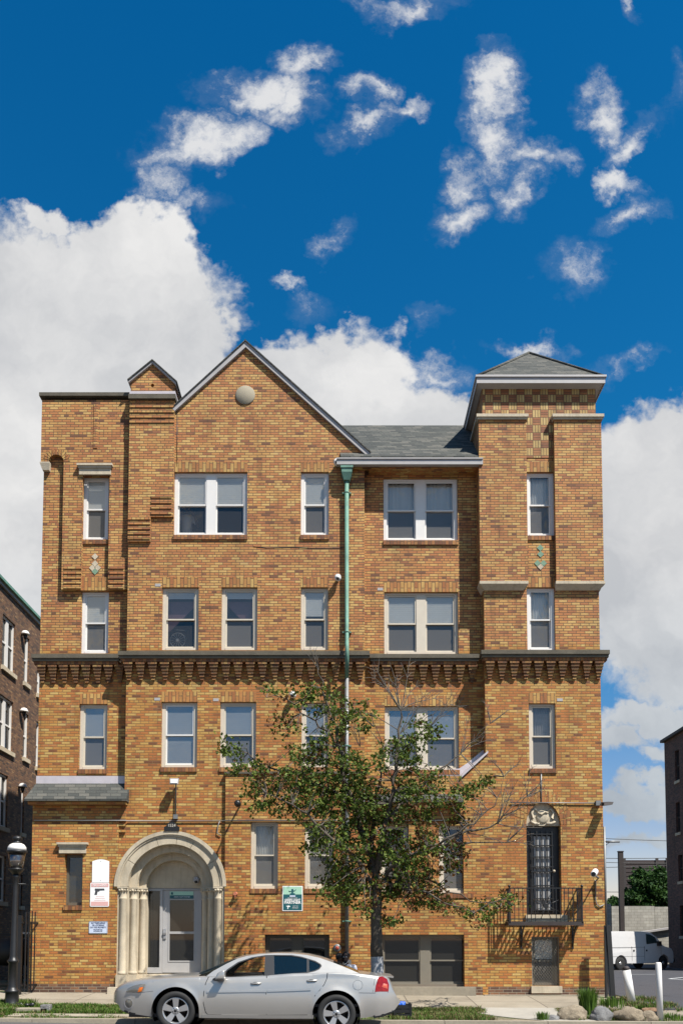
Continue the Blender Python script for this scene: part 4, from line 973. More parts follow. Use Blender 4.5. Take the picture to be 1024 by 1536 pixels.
b = MB(); b.tube([(ax(811, 1157, PE), PE-.008, az(1157, PE)), (ax(811, 1203, PE), PE-.008, az(1203, PE))], .018, 5); b.build('wall_stain', 'galv', bld)

# ================================================================== things fixed to or near the facade
def dome_cam(px, py, Y, label, m='white'):
    p = at(px, py, Y-.1); t = thing('dome_camera', (p.x, Y, p.z), label, 'security camera', 'dome cameras on the facade')
    b = MB(); b.lathe([(.03, -.001), (.045, -.03), (.05, -.10), (.075, -.12), (.08, -.16), (.06, -.2)], (p.x, Y, p.z+.02), 16, 'y'); b.ball((p.x, Y-.14, p.z), (.082, .082, .082), 14, 10); b.build('housing', m, t)
    b = MB(); b.ball((p.x, Y-.19, p.z-.03), (.042, .042, .042), 12, 8); b.build('lens', 'black', t); return t
dome_cam(505, 695, 0, 'small white dome camera beside the top of the green downspout, under the gutter')
dome_cam(506.5, 868, 0, 'small white dome camera beside the green downspout between third and fourth floor windows')
dome_cam(439.5, 1043, 0, 'small white dome camera on the second floor wall above the tree leaves')
dome_cam(295, 1321, .60, 'small dome camera inside the stone arch above the grey door', 'trimgrey')
# floodlight on a conduit above the entrance
p = at(263, 1173, -.15); zb0 = az(1226, 0)
t = thing('floodlight', (p.x, 0, zb0), 'small square floodlight on a thin upright pipe above the stone entrance arch', 'light')
b = MB(); b.tube([(p.x, -.05, zb0+.05), (p.x, -.05, p.z-.05), (p.x, -.14, p.z)], .018, 8); b.build('pole', 'galv', t)
b = MB(); b.box(p.x-.05, p.x+.05, -.10, -.001, zb0-.05, zb0+.06); b.build('junction_box', 'galv', t)
b = MB(); b.hexa([(p.x-.10, -.30, p.z-.08), (p.x+.10, -.30, p.z-.08), (p.x+.08, -.12, p.z-.03), (p.x-.08, -.12, p.z-.03)], [(p.x-.11, -.27, p.z+.07), (p.x+.11, -.27, p.z+.07), (p.x+.09, -.12, p.z+.06), (p.x-.09, -.12, p.z+.06)]); b.build('lamp_head', 'trimgrey', t)
b = MB(); b.hexa([(p.x-.085, -.312, p.z-.055), (p.x+.085, -.312, p.z-.055), (p.x+.085, -.304, p.z-.055), (p.x-.085, -.304, p.z-.055)], [(p.x-.09, -.287, p.z+.045), (p.x+.09, -.287, p.z+.045), (p.x+.09, -.279, p.z+.045), (p.x-.09, -.279, p.z+.045)]); b.build('lamp_glass', 'white', t)
# right corner floodlight
p = at(896, 1205, PE-.05); t = thing('floodlight', (p.x, PE, p.z), 'brown wedge floodlight on a grey box at the upper right corner of the ground floor', 'light')
b = MB(); b.box(p.x-.06, p.x+.06, PE-.11, PE-.001, p.z-.06, p.z+.06); b.build('junction_box', 'galv', t)
b = MB(); b.hexa([(p.x+.06, PE-.35, p.z-.10), (p.x+.26, PE-.35, p.z-.08), (p.x+.24, PE-.12, p.z-.06), (p.x+.06, PE-.12, p.z-.08)], [(p.x+.07, PE-.33, p.z-.03), (p.x+.30, PE-.33, p.z-.01), (p.x+.24, PE-.12, p.z+.03), (p.x+.06, PE-.12, p.z+.02)]); b.build('lamp_head', 'rust', t)
# bullet camera
p = at(890, 1309, PE-.55); t = thing('bullet_camera', (ax(893, 1340, PE), PE, az(1340, PE)), 'white bullet camera on a hanging conduit beside the balcony', 'security camera')
b = MB(); a = Vector((p.x-.06, PE-.72, p.z-.05)); c = Vector((p.x+.10, PE-.34, p.z+.05)); b.tube([a, a+(c-a)*.05, c-(c-a)*.05, c], [.06, .075, .075, .06], 14); b.build('housing', 'white', t)
b = MB(); b.tube([a-(c-a)*.01, a-(c-a)*.0-Vector((.004, .008, .001))*2], .05, 12); b.build('lens', 'black', t)
x_ = ax(892, 1340, PE)
b = MB(); b.tube([(x_, PE-.02, az(1345, PE)), (x_, PE-.06, az(1322, PE)), (x_, PE-.3, az(1318, PE)), tuple((a+c)/2-Vector((0, 0, .06)))], .02, 6); b.build('arm', 'galv', t)
b = MB(); b.tube([(x_, PE-.02, az(1320, PE)), (x_, PE-.025, az(1350, PE)), (x_+.03, PE-.025, az(1357, PE)), (x_+.1, PE-.025, az(1360, PE)), (XR-.02, PE-.025, az(1357, PE))], .014, 6); b.build('conduit', 'galv', t)
# arm fitting left of centre whose long shadow falls to the lower left
p = at(357, 1206, PB-.5); t = thing('spotlight', (p.x, PB, p.z), 'dark round spotlight on a short arm on the wall left of the tree branches', 'light')
b = MB(); b.tube([(p.x, PB-.012, p.z+.05), (p.x, PB-.3, p.z+.08), (p.x, PB-.52, p.z+.02)], .022, 8); b.build('arm', 'iron', t)
b = MB(); b.lathe([(.03, -.05), (.075, -.02), (.085, .1), (.06, .16), (.02, .18)], (p.x, PB-.62, p.z), 14, 'y'); b.build('lamp_head', 'iron', t)
# terracotta coloured fitting and fire bell
p = at(353.5, 1341, PB); t = thing('wall_tap', (p.x, PB, p.z), 'small orange-red wall fitting right of the stone arch', 'tap')
b = MB(); b.lathe([(.05, -.012), (.055, -.03), (.035, -.05), (.03, -.1), (.045, -.13)], (p.x, PB, p.z), 12, 'y'); b.box(p.x-.015, p.x+.015, PB-.12, PB-.06, p.z-.09, p.z); b.build('body', 'terra', t)
p = at(505.5, 1422, PB); t = thing('alarm_bell', (p.x, PB, p.z), 'round alarm bell with red centre on the wall above two seated people', 'alarm bell')
b = MB(); b.lathe([(.095, -.013), (.098, -.03), (.085, -.05), (.045, -.055)], (p.x, PB, p.z), 22, 'y'); b.build('ring', 'galv', t)
b = MB(); b.lathe([(.044, -.05), (.044, -.07), (.02, -.08)], (p.x, PB, p.z), 16, 'y'); b.build('centre', 'red', t)
# signs
def plate(name, px0, py0, px1, py1, Y, m, label, cat='sign', round_=.02, top=0):
    p, q = at(px0, py1, Y), at(px1, py0, Y); t = thing(name, ((p.x+q.x)/2, Y, p.z), label, cat)
    pts = []
    for (cx_, cz__, a0) in ((q.x-round_, p.z+round_, -90), (q.x-round_, q.z-round_, 0), (p.x+round_, q.z-round_, 90), (p.x+round_, p.z+round_, 180)):
        for k in range(5): a = R(a0+k*22.5); pts.append((cx_+round_*math.cos(a), cz__+round_*math.sin(a)))
    if top:
        pts = [(p.x, p.z), (q.x, p.z)]+[(lerp(q.x, p.x, k/12), q.z-top+top*math.sin(math.pi*k/12)) for k in range(13)]
    MB().prism(pts, Y-.012, Y-.004).build('plate', m, t); return t, p, q
t, p, q = plate('blank_sign', 138.5, 1289, 164.5, 1323.5, PG, 'signwhite', 'blank white metal sign with arched top, above the no guns sign', top=.05)
b = MB(); [b.lathe([(.008, -.016), (.008, -.0125)], ((p.x+q.x)/2, PG, zz), 8, 'y') for zz in (p.z+.05, q.z-.05)]; b.build('screw', 'greyink', t)
t, p, q = plate('gun_sign', 135.5, 1324, 164.5, 1360, PG, 'signwhite', 'faded pink and white sign with a grey pistol picture, left of the entrance', round_=.03)
cxx = (p.x+q.x)/2; h = q.z-p.z; w_ = q.x-p.x
b = MB(); b.box(p.x+.02, q.x-.02, PG-.014, PG-.0125, q.z-.11, q.z-.02); b.build('print_band', 'pinkink', t); b = MB(); b.box(p.x+.02, q.x-.02, PG-.014, PG-.0125, p.z+.02, p.z+.125); b.build('print_band', 'pinkink', t)
for k in range(3): b = MB(); b.box(cxx-.13+.02*k, cxx+.15-.02*k, PG-.014, PG-.0125, p.z+.15+.045*k, p.z+.16+.045*k); b.build('print_line', 'pinkink', t)
text('lettering', 'NO GUNS', .075, cxx, PG-.016, q.z-.065, 'signwhite', t)
b = MB(); gxx, gzz = cxx-.02, p.z+.40
b.prism([(gxx-.10, gzz-.0), (gxx-.10, gzz+.045), (gxx+.13, gzz+.045), (gxx+.14, gzz+.0), (gxx+.03, gzz-.005), (gxx+.0, gzz-.03), (gxx-.03, gzz-.03), (gxx-.045, gzz-.11), (gxx-.11, gzz-.11), (gxx-.085, gzz-.01)], PG-.015, PG-.0125); b.build('pistol_mark', 'greyink', t)
t, p, q = plate('trespass_sign', 133.5, 1382, 162, 1400.5, PG, 'signblue', 'small pale blue no trespassing sign below the pistol sign', round_=.02)
cxx = (p.x+q.x)/2; h = q.z-p.z
b = MB()
b.box(p.x+.005, q.x-.005, PG-.0145, PG-.0125, p.z+.006, p.z+.016); b.box(p.x+.005, q.x-.005, PG-.0145, PG-.0125, q.z-.016, q.z-.006); b.box(p.x+.005, p.x+.014, PG-.0145, PG-.0125, p.z+.017, q.z-.017); b.box(q.x-.014, q.x-.005, PG-.0145, PG-.0125, p.z+.017, q.z-.017); b.build('border', 'galv', t)
for k, (s, sz) in enumerate((('NO TRESPASSING', .052), ('OR LOITERING', .052), ('ON THIS PROPERTY', .052), ('VIOLATORS WILL', .034), ('BE PROSECUTED', .034))):
    text('lettering', s, sz, cxx, PG-.015, q.z-.045-.052*k if k < 3 else q.z-.045-.052*3-.038*(k-3), 'blueink', t, xs=.85)
t, p, q = plate('partner_sign', 423.5, 1329, 454, 1366.5, PB-.01, 'signwhite', 'teal and mint green light partner sign between the two ground floor windows', round_=.01)
cxx = (p.x+q.x)/2; h = q.z-p.z; Y = PB-.01
b = MB(); b.box(p.x+.02, q.x-.02, Y-.015, Y-.0125, p.z+.43*0+.02, p.z+h*.66); b.build('teal_field', 'teal', t)
b = MB(); b.box(p.x+.02, q.x-.02, Y-.015, Y-.0125, p.z+h*.66+.001, q.z-.02); b.build('mint_field', 'mint', t)
text('lettering', 'GREEN LIGHT', .068, cxx, Y-.017, p.z+h*.44, 'signwhite', t, bold=.002, xs=.92); text('lettering', 'PARTNER', .095, cxx, Y-.017, p.z+h*.335, 'signwhite', t, bold=.003)
text('lettering', 'NEIGHBORHOOD', .03, cxx, Y-.017, p.z+h*.515, 'signwhite', t); text('lettering', 'CITY OF', .035, cxx+.07, Y-.017, p.z+h*.19, 'signwhite', t); text('lettering', 'DETROIT', .035, cxx+.07, Y-.017, p.z+h*.12, 'signwhite', t)
b = MB(); b.prism([(cxx-.16, p.z+h*.20), (cxx-.08, p.z+h*.22), (cxx-.05, p.z+h*.17), (cxx-.10, p.z+h*.155), (cxx-.105, p.z+h*.08), (cxx-.125, p.z+h*.08), (cxx-.12, p.z+h*.155)], Y-.017, Y-.0155); b.build('tree_mark', 'signwhite', t)
b = MB(); b.tube([(cxx-.09, Y-.017, p.z+h*.80), (cxx-.05, Y-.017, p.z+h*.78), (cxx, Y-.017, p.z+h*.83), (cxx+.05, Y-.017, p.z+h*.80), (cxx+.09, Y-.017, p.z+h*.87)], .008, 5); b.box(cxx-.025, cxx+.02, Y-.02, Y-.0155, p.z+h*.70, p.z+h*.88); b.box(cxx-.06, cxx+.06, Y-.0195, Y-.0155, p.z+h*.62, p.z+h*.71); b.build('figure_mark', 'teal', t)
b = MB(); b.box(cxx-.07, cxx+.07, Y-.0215, Y-.0196, p.z+h*.565, p.z+h*.625); b.build('badge', 'signblue', t)
p, q = at(247, 1247, -.05), at(270, 1233, -.05); t = thing('number_plaque', ((p.x+q.x)/2, 0, p.z), 'black house number plaque with domed top on the crown of the stone arch', 'plaque')
cxx = (p.x+q.x)/2; hw = (q.x-p.x)/2; h = q.z-p.z
MB().prism([(cxx-hw, p.z), (cxx+hw, p.z), (cxx+hw, p.z+h*.45), (cxx+hw*.8, p.z+h*.5)]+[(cxx+hw*.65*math.cos(R(a)), p.z+h*.5+h*.5*math.sin(R(a))) for a in range(15, 180, 15)]+[(cxx-hw*.8, p.z+h*.5), (cxx-hw, p.z+h*.45)], -.12, -.102).build('plate', 'iron', t)
text('lettering', '1524', .10, cxx, -.123, p.z+h*.58, 'gold', t)

# ================================================================== neighbours
def atXr(px, py, X): return atX(px, py, X)
NX = -11.9
nb = thing('brown_brick_building', (NX-5, 10, 0), 'dark brown brick apartment building with white windows beyond the gap on the left', 'building')
zr = atX(30, 903, NX).z
z_r = zr
NBW = [(4,928,23,1006),(36.5,955,44,1026),(56,1000,62,1043),(-2,1046,20,1124),(35.5,1070,43,1138),(54.5,1083,60.5,1152),(-6,1160,12,1240),(32,1184,36.5,1250),(-10,1282,9,1352),(30.5,1312,34,1359)]
hs = []; rects = []
for (xa, ya, xb, yb) in NBW:
    ym = (ya+yb)/2; xm = (xa+xb)/2
    Ya, Yb = atX(xa, ym, NX).y, atX(xb, ym, NX).y; z0, z1 = atX(xm, yb, NX).z, atX(xm, ya, NX).z
    rects.append((Ya, Yb, z0, z1))
# wall built in the (y,z) plane then turned
def yprism(mb, outer, x0, x1, holes=()):
    k0 = len(mb.v); mb.prism(outer, x0, x1, holes)
    for i in range(k0, len(mb.v)): a = mb.v[i]; mb.v[i] = (a[1], a[0], a[2])
b = MB(); yprism(b, [(-1, -.3), (26, -.3), (26, z_r), (-1, z_r)], NX, NX-.3, [[(r[0], r[2]), (r[1], r[2]), (r[1], r[3]), (r[0], r[3])] for r in rects])
b.box(NX-9, NX, -1.3, -1.001, -.3, z_r); b.box(NX-9, NX-.35, -1, 26, z_r-.4, z_r-.2); b.box(NX-1.4, NX-1.3, -.9, 25.9, -.3, z_r-.41); b.box(NX-9, NX, 26.001, 26.3, -.3, z_r); b.build('wall', 'redbrick', nb)
b = MB(); b.box(NX-.4, NX+.16, -1.4, 26.4, z_r, z_r+.10); b.build('roof_coping', 'copper', nb)
b = MB(); b.box(NX+.001, NX+.07, -1.3, 26, z_r-.12, z_r-.001); b.build('gutter', 'trimgrey', nb)
for k, r in enumerate(rects):
    wide = k in (0, 3, 6, 8)
    b = MB(); f = .07 if wide else .09; X0, X1 = NX-.16, NX-.06
    b.box(X0, X1, r[0]+.003, r[0]+f, r[2]+.003, r[3]-.003); b.box(X0, X1, r[1]-f, r[1]-.003, r[2]+.003, r[3]-.003); b.box(X0, X1-.002, r[0]+f, r[1]-f, r[2]+.003, r[2]+f); b.box(X0, X1-.002, r[0]+f, r[1]-f, r[3]-f, r[3]-.003); zm = (r[2]+r[3])/2; b.box(X0+.02, X1-.02, r[0]+f, r[1]-f, zm-.03, zm+.03)
    if wide: ymm = (r[0]+r[1])/2; b.box(X0, X1-.004, ymm-.1, ymm+.1, r[2]+f, r[3]-f)
    wn = b.build('window', 'white', nb)
    b = MB(); b.poly([(NX-.12, r[0], r[2]), (NX-.12, r[1], r[2]), (NX-.12, r[1], r[3]), (NX-.12, r[0], r[3])]); b.build('pane', 'glassdark', wn, fix=False)
    MB().box(NX-.05, NX+.08, r[0]-.08, r[1]+.08, r[2]-.15, r[2]-.001).build('sill', 'stone', wn)
    
for (px, py, lab) in ((38.5, 952, 'top floor'), (36.5, 1068, 'second floor'), (34.5, 1181, 'first floor')):
    p = atX(px, py, NX+.15); t = thing('wall_lamp', (NX, p.y, p.z), 'white domed wall lamp on the brown brick building at the left, %s one' % lab, 'lamp', 'domed lamps on the brown brick building')
    b = MB(); b.lathe([(.02, .16), (.1, .13), (.15, .05), (.16, 0)], (p.x, p.y, p.z), 16); b.build('shade', 'white', t); b = MB(); b.lathe([(.08, -.001), (.06, -.12), (.03, -.2)], (p.x, p.y, p.z), 12); b.build('lantern', 'iron', t)
    b = MB(); b.box(NX+.001, p.x, p.y-.02, p.y+.02, p.z-.03, p.z+.0); b.build('arm', 'iron', t)
# right neighbour
RX = 19.6; rc = atX(998, 1110, RX)
rb = thing('dark_brick_building', (RX+4, rc.y-8, 0), 'dark brown brick building at the right edge beyond the parking lot', 'building')
rects = []
for (xa, ya, xb, yb) in ((1011.5,1125,1018,1171),(1013,1203,1019,1249),(1016.5,1282,1023,1322),(1019,1358,1026,1404)):
    ym = (ya+yb)/2; rects.append((atX(xa, ym, RX).y, atX(xb, ym, RX).y, atX((xa+xb)/2, yb, RX).z, atX((xa+xb)/2, ya, RX).z))
ce = []
allr = [(min(r[0], r[1]), max(r[0], r[1]), r[2], r[3]) for r in rects+ce]
RY = 23.4
b = MB(); yprism(b, [(RY, -.4), (rc.y, -.4), (rc.y, rc.z-.1), (RY, rc.z-.1)], RX, RX+.3, [[(r[0], r[2]), (r[1], r[2]), (r[1], r[3]), (r[0], r[3])] for r in allr])
b.box(RX, RX+12, rc.y+.001, rc.y+.3, -.4, rc.z-.1); b.box(RX, RX+12, RY-.3, RY-.001, -.4, rc.z-.1); b.box(RX+.6, RX+.7, RY, rc.y, -.4, rc.z-.2); b.box(RX+.3, RX+12, RY, rc.y, rc.z-.5, rc.z-.3); b.build('wall', 'darkbrick', rb)
MB().box(RX-.22, RX+.3, RY-.5, rc.y+.4, rc.z-.099, rc.z+.06).build('roof_coping', 'rust', rb)
for r in allr:
    b = MB(); f = .07; b.box(RX+.1, RX+.2, r[0]+.003, r[0]+f, r[2]+.003, r[3]-.003); b.box(RX+.1, RX+.2, r[1]-f, r[1]-.003, r[2]+.003, r[3]-.003); b.box(RX+.101, RX+.2, r[0]+f, r[1]-f, (r[2]+r[3])/2-.03, (r[2]+r[3])/2+.03); w_ = b.build('window', 'rust', rb)
    b = MB(); b.poly([(RX+.15, r[0], r[2]), (RX+.15, r[1], r[2]), (RX+.15, r[1], r[3]), (RX+.15, r[0], r[3])]); b.build('pane', 'glassdark', w_, fix=False)
    MB().box(RX-.06, RX+.09, r[0]-.05, r[1]+.05, r[2]-.16, r[2]-.001).build('sill', 'stone', w_)
# concrete block wall
b = MB(); wy = 38.0; bwz = az(1358, wy)
for k, (xa, xb, dz2) in enumerate(((2, 11, .0), (11.02, 18.6, .1), (18.62, 21.6, -.05), (21.62, 38, -.1))): b.box(xa, xb, wy, wy+.3, -.4, bwz+dz2)
t = thing('block_wall', (15, wy, -.15), 'long pale concrete block wall behind the van', 'wall'); 
m_, N_ = mat('concrete_block'); g_ = N_.n('ShaderNodeNewGeometry').outputs['Position']; s_ = N_.n('ShaderNodeSeparateXYZ', {0: g_}); v_ = N_.n('ShaderNodeCombineXYZ', {0: s_.outputs[0], 1: s_.outputs[2], 2: 0.0}).outputs[0]
b_ = N_.n('ShaderNodeTexBrick', {'Vector': v_, 'Color1': (.30, .285, .25, 1), 'Color2': (.40, .38, .33, 1), 'Mortar': (.22, .2, .17, 1), 'Scale': 1.0, 'Mortar Size': .012, 'Brick Width': .4, 'Row Height': .2})
st_ = N_.noise(N_.n('ShaderNodeVectorMath', {0: g_, 1: (1, 1, .3)}, operation='MULTIPLY').outputs[0], 1.5, 6, .65)
M['block'] = finish(m_, N_, N_.mix(N_.ramp(st_, [(.4, 0), (.7, .6)]), b_.outputs[0], (.17, .155, .13)), .95)
b.build('panel', 'block', t)
b = MB(); b.box(2, 34, wy-.05, wy+.35, bwz+.11, bwz+.2); 
# low shed wall nearer right
b = MB(); ly = 36.6; b.prism([(ax(945, 1400, ly), -.4), (ax(1006, 1400, ly), -.4), (ax(1006, 1400, ly), az(1394, ly)), (ax(945, 1400, ly), az(1403, ly))], ly, ly+.2)
t = thing('shed', (ax(975, 1400, ly), ly, -.2), 'low pale lean-to wall with slanted top right behind the van', 'shed'); b.build('wall', 'block', t)
b = MB(); a_, c_ = at(943, 1403, ly), at(1008, 1393, ly); b.hexa([(a_.x, ly-.25, a_.z), (c_.x, ly-.25, c_.z), (c_.x, ly+.5, c_.z), (a_.x, ly+.5, a_.z)], [(a_.x, ly-.25, a_.z+.12), (c_.x, ly-.25, c_.z+.12), (c_.x, ly+.5, c_.z+.12), (a_.x, ly+.5, a_.z+.12)]); b.build('roof', 'trimgrey', t)
# louvred building
fy_ = 70.0; t = thing('billboard_back', (ax(970, 1400, fy_), fy_, -.2), 'dark brown ribbed billboard back rising behind the green tree', 'billboard')
xa, xb, zt_, zb_ = ax(934, 1300, fy_), ax(1001, 1300, fy_), az(1290, fy_), az(1345, fy_)
b = MB(); n = 9
for i in range(n): z = lerp(zb_, zt_, i/n); b.box(xa, xb, fy_, fy_+.3, z, lerp(zb_, zt_, (i+.82)/n)); b.box(xa, xb, fy_+.1, fy_+.3, lerp(zb_, zt_, (i+.82)/n), lerp(zb_, zt_, (i+1)/n))
b.build('panel', 'louvre', t); b = MB(); [b.box(x-.15, x+.15, fy_-.1, fy_-.001, -.3, zt_+.2) for x in (xa+.1, (xa+xb)/2+1.2, xb-.1)]; b.build('post', 'rust', t)
fy2 = 72; 
MB().box(ax(1000, 1290, fy2), ax(1010, 1290, fy2), fy2-.4, fy2, az(1345, fy2), az(1288, fy2)).build('white_panel', 'white', t)

# ---------------------------------------------------------------- foliage helper
def leaf(mb, p, s, mi):
    n = Vector((random.gauss(0, 1), random.gauss(0, 1), random.gauss(0, .8)+.5)).normalized()
    a = n.orthogonal().normalized(); a.rotate(Matrix.Rotation(random.uniform(0, 6.28), 3, n)); c = n.cross(a)
    mb.cur = mi
    dr = n*s*.18
    i = [mb.V(p-a*s*.5), mb.V(p-a*s*.15+c*s*.42-dr), mb.V(p+a*s*.12+c*s*.2), mb.V(p+a*s*.55-dr*.8), mb.V(p+a*s*.12-c*s*.2), mb.V(p-a*s*.15-c*s*.42-dr)]
    mb.face([i[0], i[1], i[2], i[3]]); mb.face([i[0], i[3], i[4], i[5]])
def crown(parent, c, r, nclump, nleaf, s, m='leafdense'):
    b = MB()
    for _ in range(nclump):
        d = Vector((random.gauss(0, 1), random.gauss(0, 1), random.gauss(0, 1))).normalized()*(random.random()**.4)
        q = Vector((c[0]+d.x*r[0], c[1]+d.y*r[1], c[2]+d.z*r[2])); rs = random.uniform(.10, .24)*r[0]
        for _ in range(nleaf):
            e = Vector((random.gauss(0, 1), random.gauss(0, 1), random.gauss(0, .7)))*rs*.6; leaf(b, q+e, s*random.uniform(.6, 1.3), 0)
    return b.build('crown', [m], parent, fix=False)
def bgtree(px, pyb, pyt, Y, rx, label, nclump, nleaf, s):
    top = az(pyt, Y); bot = az(pyb, Y); x = ax(px, (pyb+pyt)/2, Y); t = thing('leafy_tree', (x, Y, -.2), label, 'tree', 'trees behind the block wall')
    b = MB(); b.tube([(x, Y, -.3), (x+.1, Y, bot+.5), (x-.1, Y, (top+bot)/2), (x, Y, top-.8)], [.3, .25, .15, .05], 8)
    for k in range(5): a = k*1.3; b.tube([(x, Y, lerp(bot, top, .2)), (x+math.cos(a)*rx*.4, Y+math.sin(a)*rx*.4, lerp(bot, top, .5)), (x+math.cos(a)*rx*.7, Y+math.sin(a)*rx*.7, lerp(bot, top, .7))], [.12, .07, .03], 5)
    b.build('trunk', 'bark', t); crown(t, (x, Y, (top+bot)/2), (rx, rx*.8, (top-bot)/2), nclump, nleaf, s)
bgtree(975, 1385, 1302, 43, 1.95, 'dense green tree rising behind the block wall in front of the billboard', 150, 60, .30)
bgtree(948, 1385, 1335, 42, 1.1, 'lower green bush tree left of the dense tree behind the block wall', 60, 40, .28)
bgtree(1004, 1385, 1308, 45, 1.5, 'green tree behind the block wall nearest the right building', 90, 50, .3)
bgtree(915, 1380, 1342, 60, 1.6, 'small distant tree just right of the building corner, left of the steel pole', 60, 40, .35)
# utility pole and wires
uy = 37.3; x = ax(931, 1340, uy); t = thing('utility_pole', (x, uy, -.2), 'thick dark steel pole rising above the block wall', 'pole'); MB().box(x-.15, x+.15, uy-.15, uy+.15, -.3, az(1278, uy)).build('post', 'rust', t)
MB().box(x-.18, x+.18, uy-.18, uy+.18, az(1278, uy)+.001, az(1278, uy)+.06).build('cap', 'rust', t)
def wire(p0, p1, sag, r=.02):
    pts = []
    for k in range(13): q = k/12; v = Vector(p0).lerp(Vector(p1), q); v.z -= sag*4*q*(1-q); pts.append(v)
    return pts
for k, (ya, yb, lb) in enumerate(((1249,1262,'uppermost'),(1284,1283,'second from top'),(1288,1293,'third from top'),(1335,1333,'lowest'),(1302,1290,'fourth from top'))):
    b = MB(); Y = 55+k*1.5; b.tube(wire(at(780, ya, Y), at(1120, yb, Y), .25), .03, 5); o = b.build('power_line', 'iron'); tag(o, 'thin power line across the sky right of the tower, %s of five' % lb, 'cable', 'power lines beyond the parking lot')
# ---------------------------------------------------------------- corner post with arm, iron fence remains
x = XR+.14; Y = -.45
t = thing('conduit_mast', (x, Y+.3, .1), 'grey conduit mast with a short arm at the right corner of the building', 'mast')
b = MB(); b.tube([(XR+.05, .0, az(1388, 0)), (XR+.05, .0, az(1240, 0))], .03, 8); b.tube([(XR+.05, 0, az(1262.5, 0)), (XR+.42, 0, az(1262.5, 0))], .03, 6); b.tube([(XR+.05, 0, az(1269, 0)), (XR+.17, 0, az(1263.5, 0))], .012, 5); b.build('pipe', 'galv', t)
t = thing('corner_post', (ax(912, 1480, -.5), -.5, gz(7, 0)), 'dark leaning steel posts bundled at the right corner of the building', 'post')
for (xa, xb, ya, r) in ((907, 908.5, 1388, .028), (911, 918, 1388, .055), (909, 914, 1420, .022)):
    b = MB(); p0 = at(xa, ya, -.5); p1 = at(xb, 1488, -.55); p1.z = gz(p1.x, -.5)-.05; d = r
    b.hexa([p1+Vector((-d, -d, 0)), p1+Vector((d, -d, 0)), p1+Vector((d, d, 0)), p1+Vector((-d, d, 0))], [p0+Vector((-d, -d, 0)), p0+Vector((d, -d, 0)), p0+Vector((d, d, 0)), p0+Vector((-d, d, 0))]); b.build('post', 'soot' if r > .025 else 'galv', t)
# gate at left
gx = -7.72; t = thing('iron_gate', (gx, -.6, gz(gx, -.6)), 'black iron gate with tall pickets standing edge-on at the left corner of the building', 'gate')
b = MB(); z0 = gz(gx, -.6); 
b.box(gx+.06-.045, gx+.06+.045, .02-.65, .11-.65, z0-.1, az(1373, -.6)); b.build('post', 'iron', t)
for k in range(5):
    b = MB(); yy = -.60+.14*k-.0; xk = gx+.20+.022*k; b.box(xk-.012, xk+.012, yy-.012, yy+.012, z0+.08, az(1366, -.5)-.015*abs(k-2)); b.build('picket', 'iron', t)
b = MB(); 
for zz in (z0+.2, z0+1.7): b.hexa([(gx+.1, -.62, zz), (gx+.13, -.62, zz), (gx+.32, -.02, zz), (gx+.29, -.02, zz)], [(gx+.1, -.62, zz+.04), (gx+.13, -.62, zz+.04), (gx+.32, -.02, zz+.04), (gx+.29, -.02, zz+.04)])
b.build('rail', 'iron', t)
# barbecue in the gap
Y = 3.0; p = at(24, 1428, Y); x = p.x+.1
t = thing('barrel_grill', (x, Y, gz(x, Y)), 'black barrel grill on legs in the shaded gap, behind the street lamp', 'grill')
b = MB(); b.lathe([(.1, -.9), (.38, -.88), (.38, .35), (.1, .37)], (x-.15, Y, p.z), 20, 'x'); b.build('barrel', 'soot', t)
for (a, c) in ((-.85, -.25), (-.85, .25), (.15, -.25), (.15, .25)): b = MB(); b.tube([(x+a, Y+c, gz(x, Y)), (x+a, Y+c, p.z-.2)], .025, 6); b.build('leg', 'soot', t)
b = MB(); b.box(x-1.0, x+.25, Y-.28, Y+.28, gz(x, Y)+.3, gz(x, Y)+.33); b.build('shelf', 'soot', t)
b = MB(); b.tube([(x-.2, Y, p.z+.3), (x-.2, Y, p.z+.62)], .05, 8); b.build('flue', 'soot', t)
p = at(30, 1400, 5.5); t = thing('folded_table', (p.x, 5.5, gz(p.x, 5.5)), 'pale topped tall table beside the grill in the shaded gap', 'table')
b = MB(); b.box(p.x-.1, p.x+.5, 5.3, 5.9, p.z-.02, p.z+.03); b.build('table_top', 'white', t)
for c in ((.0, 5.4), (.4, 5.4), (.0, 5.8), (.4, 5.8)): b = MB(); b.tube([(p.x+c[0], c[1], gz(p.x, 5.5)), (p.x+c[0], c[1], p.z-.02)], .02, 6); b.build('leg', 'iron', t)
# ---------------------------------------------------------------- street lamp
Y = -2.6; pb = at(18.5, 1489, Y); pt = at(26.5, 1255, Y); g0 = gz(pb.x, Y)
t = thing('street_lamp', (pb.x, Y, g0), 'black old-style street lamp with white dome, leaning in the grass at left', 'street lamp')
ax_ = (pt-Vector((pb.x, Y, g0))); L = ax_.length
def lz(py): return az(py, Y)-g0
def tilt(mb):
    sh = (pt.x-pb.x)/(pt.z-g0)
    mb.v = [(x+sh*(z-g0), y, z) for x, y, z in mb.v]
def lpart(name, prof, m, n=16):
    b = MB(); b.lathe(prof, (pb.x, Y, g0), n); tilt(b); return b.build(name, m, t)
pole = lpart('pole', [(.17, -.1), (.17, .05), (.14, .08), (.14, .32), (.155, .34), (.155, .37), (.11, .40), (.095, .45), (.09, .95), (.12, .98), (.12, 1.01), (.09, 1.04), (.075, 1.1), (.055, lz(1330)), (.055, lz(1318)), (.075, lz(1316)), (.07, lz(1312))], 'iron')
lpart('lantern_cup', [(.07, lz(1312)), (.16, lz(1305)), (.17, lz(1303)), (.12, lz(1302.8))], 'iron')
lpart('lantern_glass', [(.125, lz(1302.5)), (.15, lz(1295)), (.18, lz(1280))], 'lampglass')
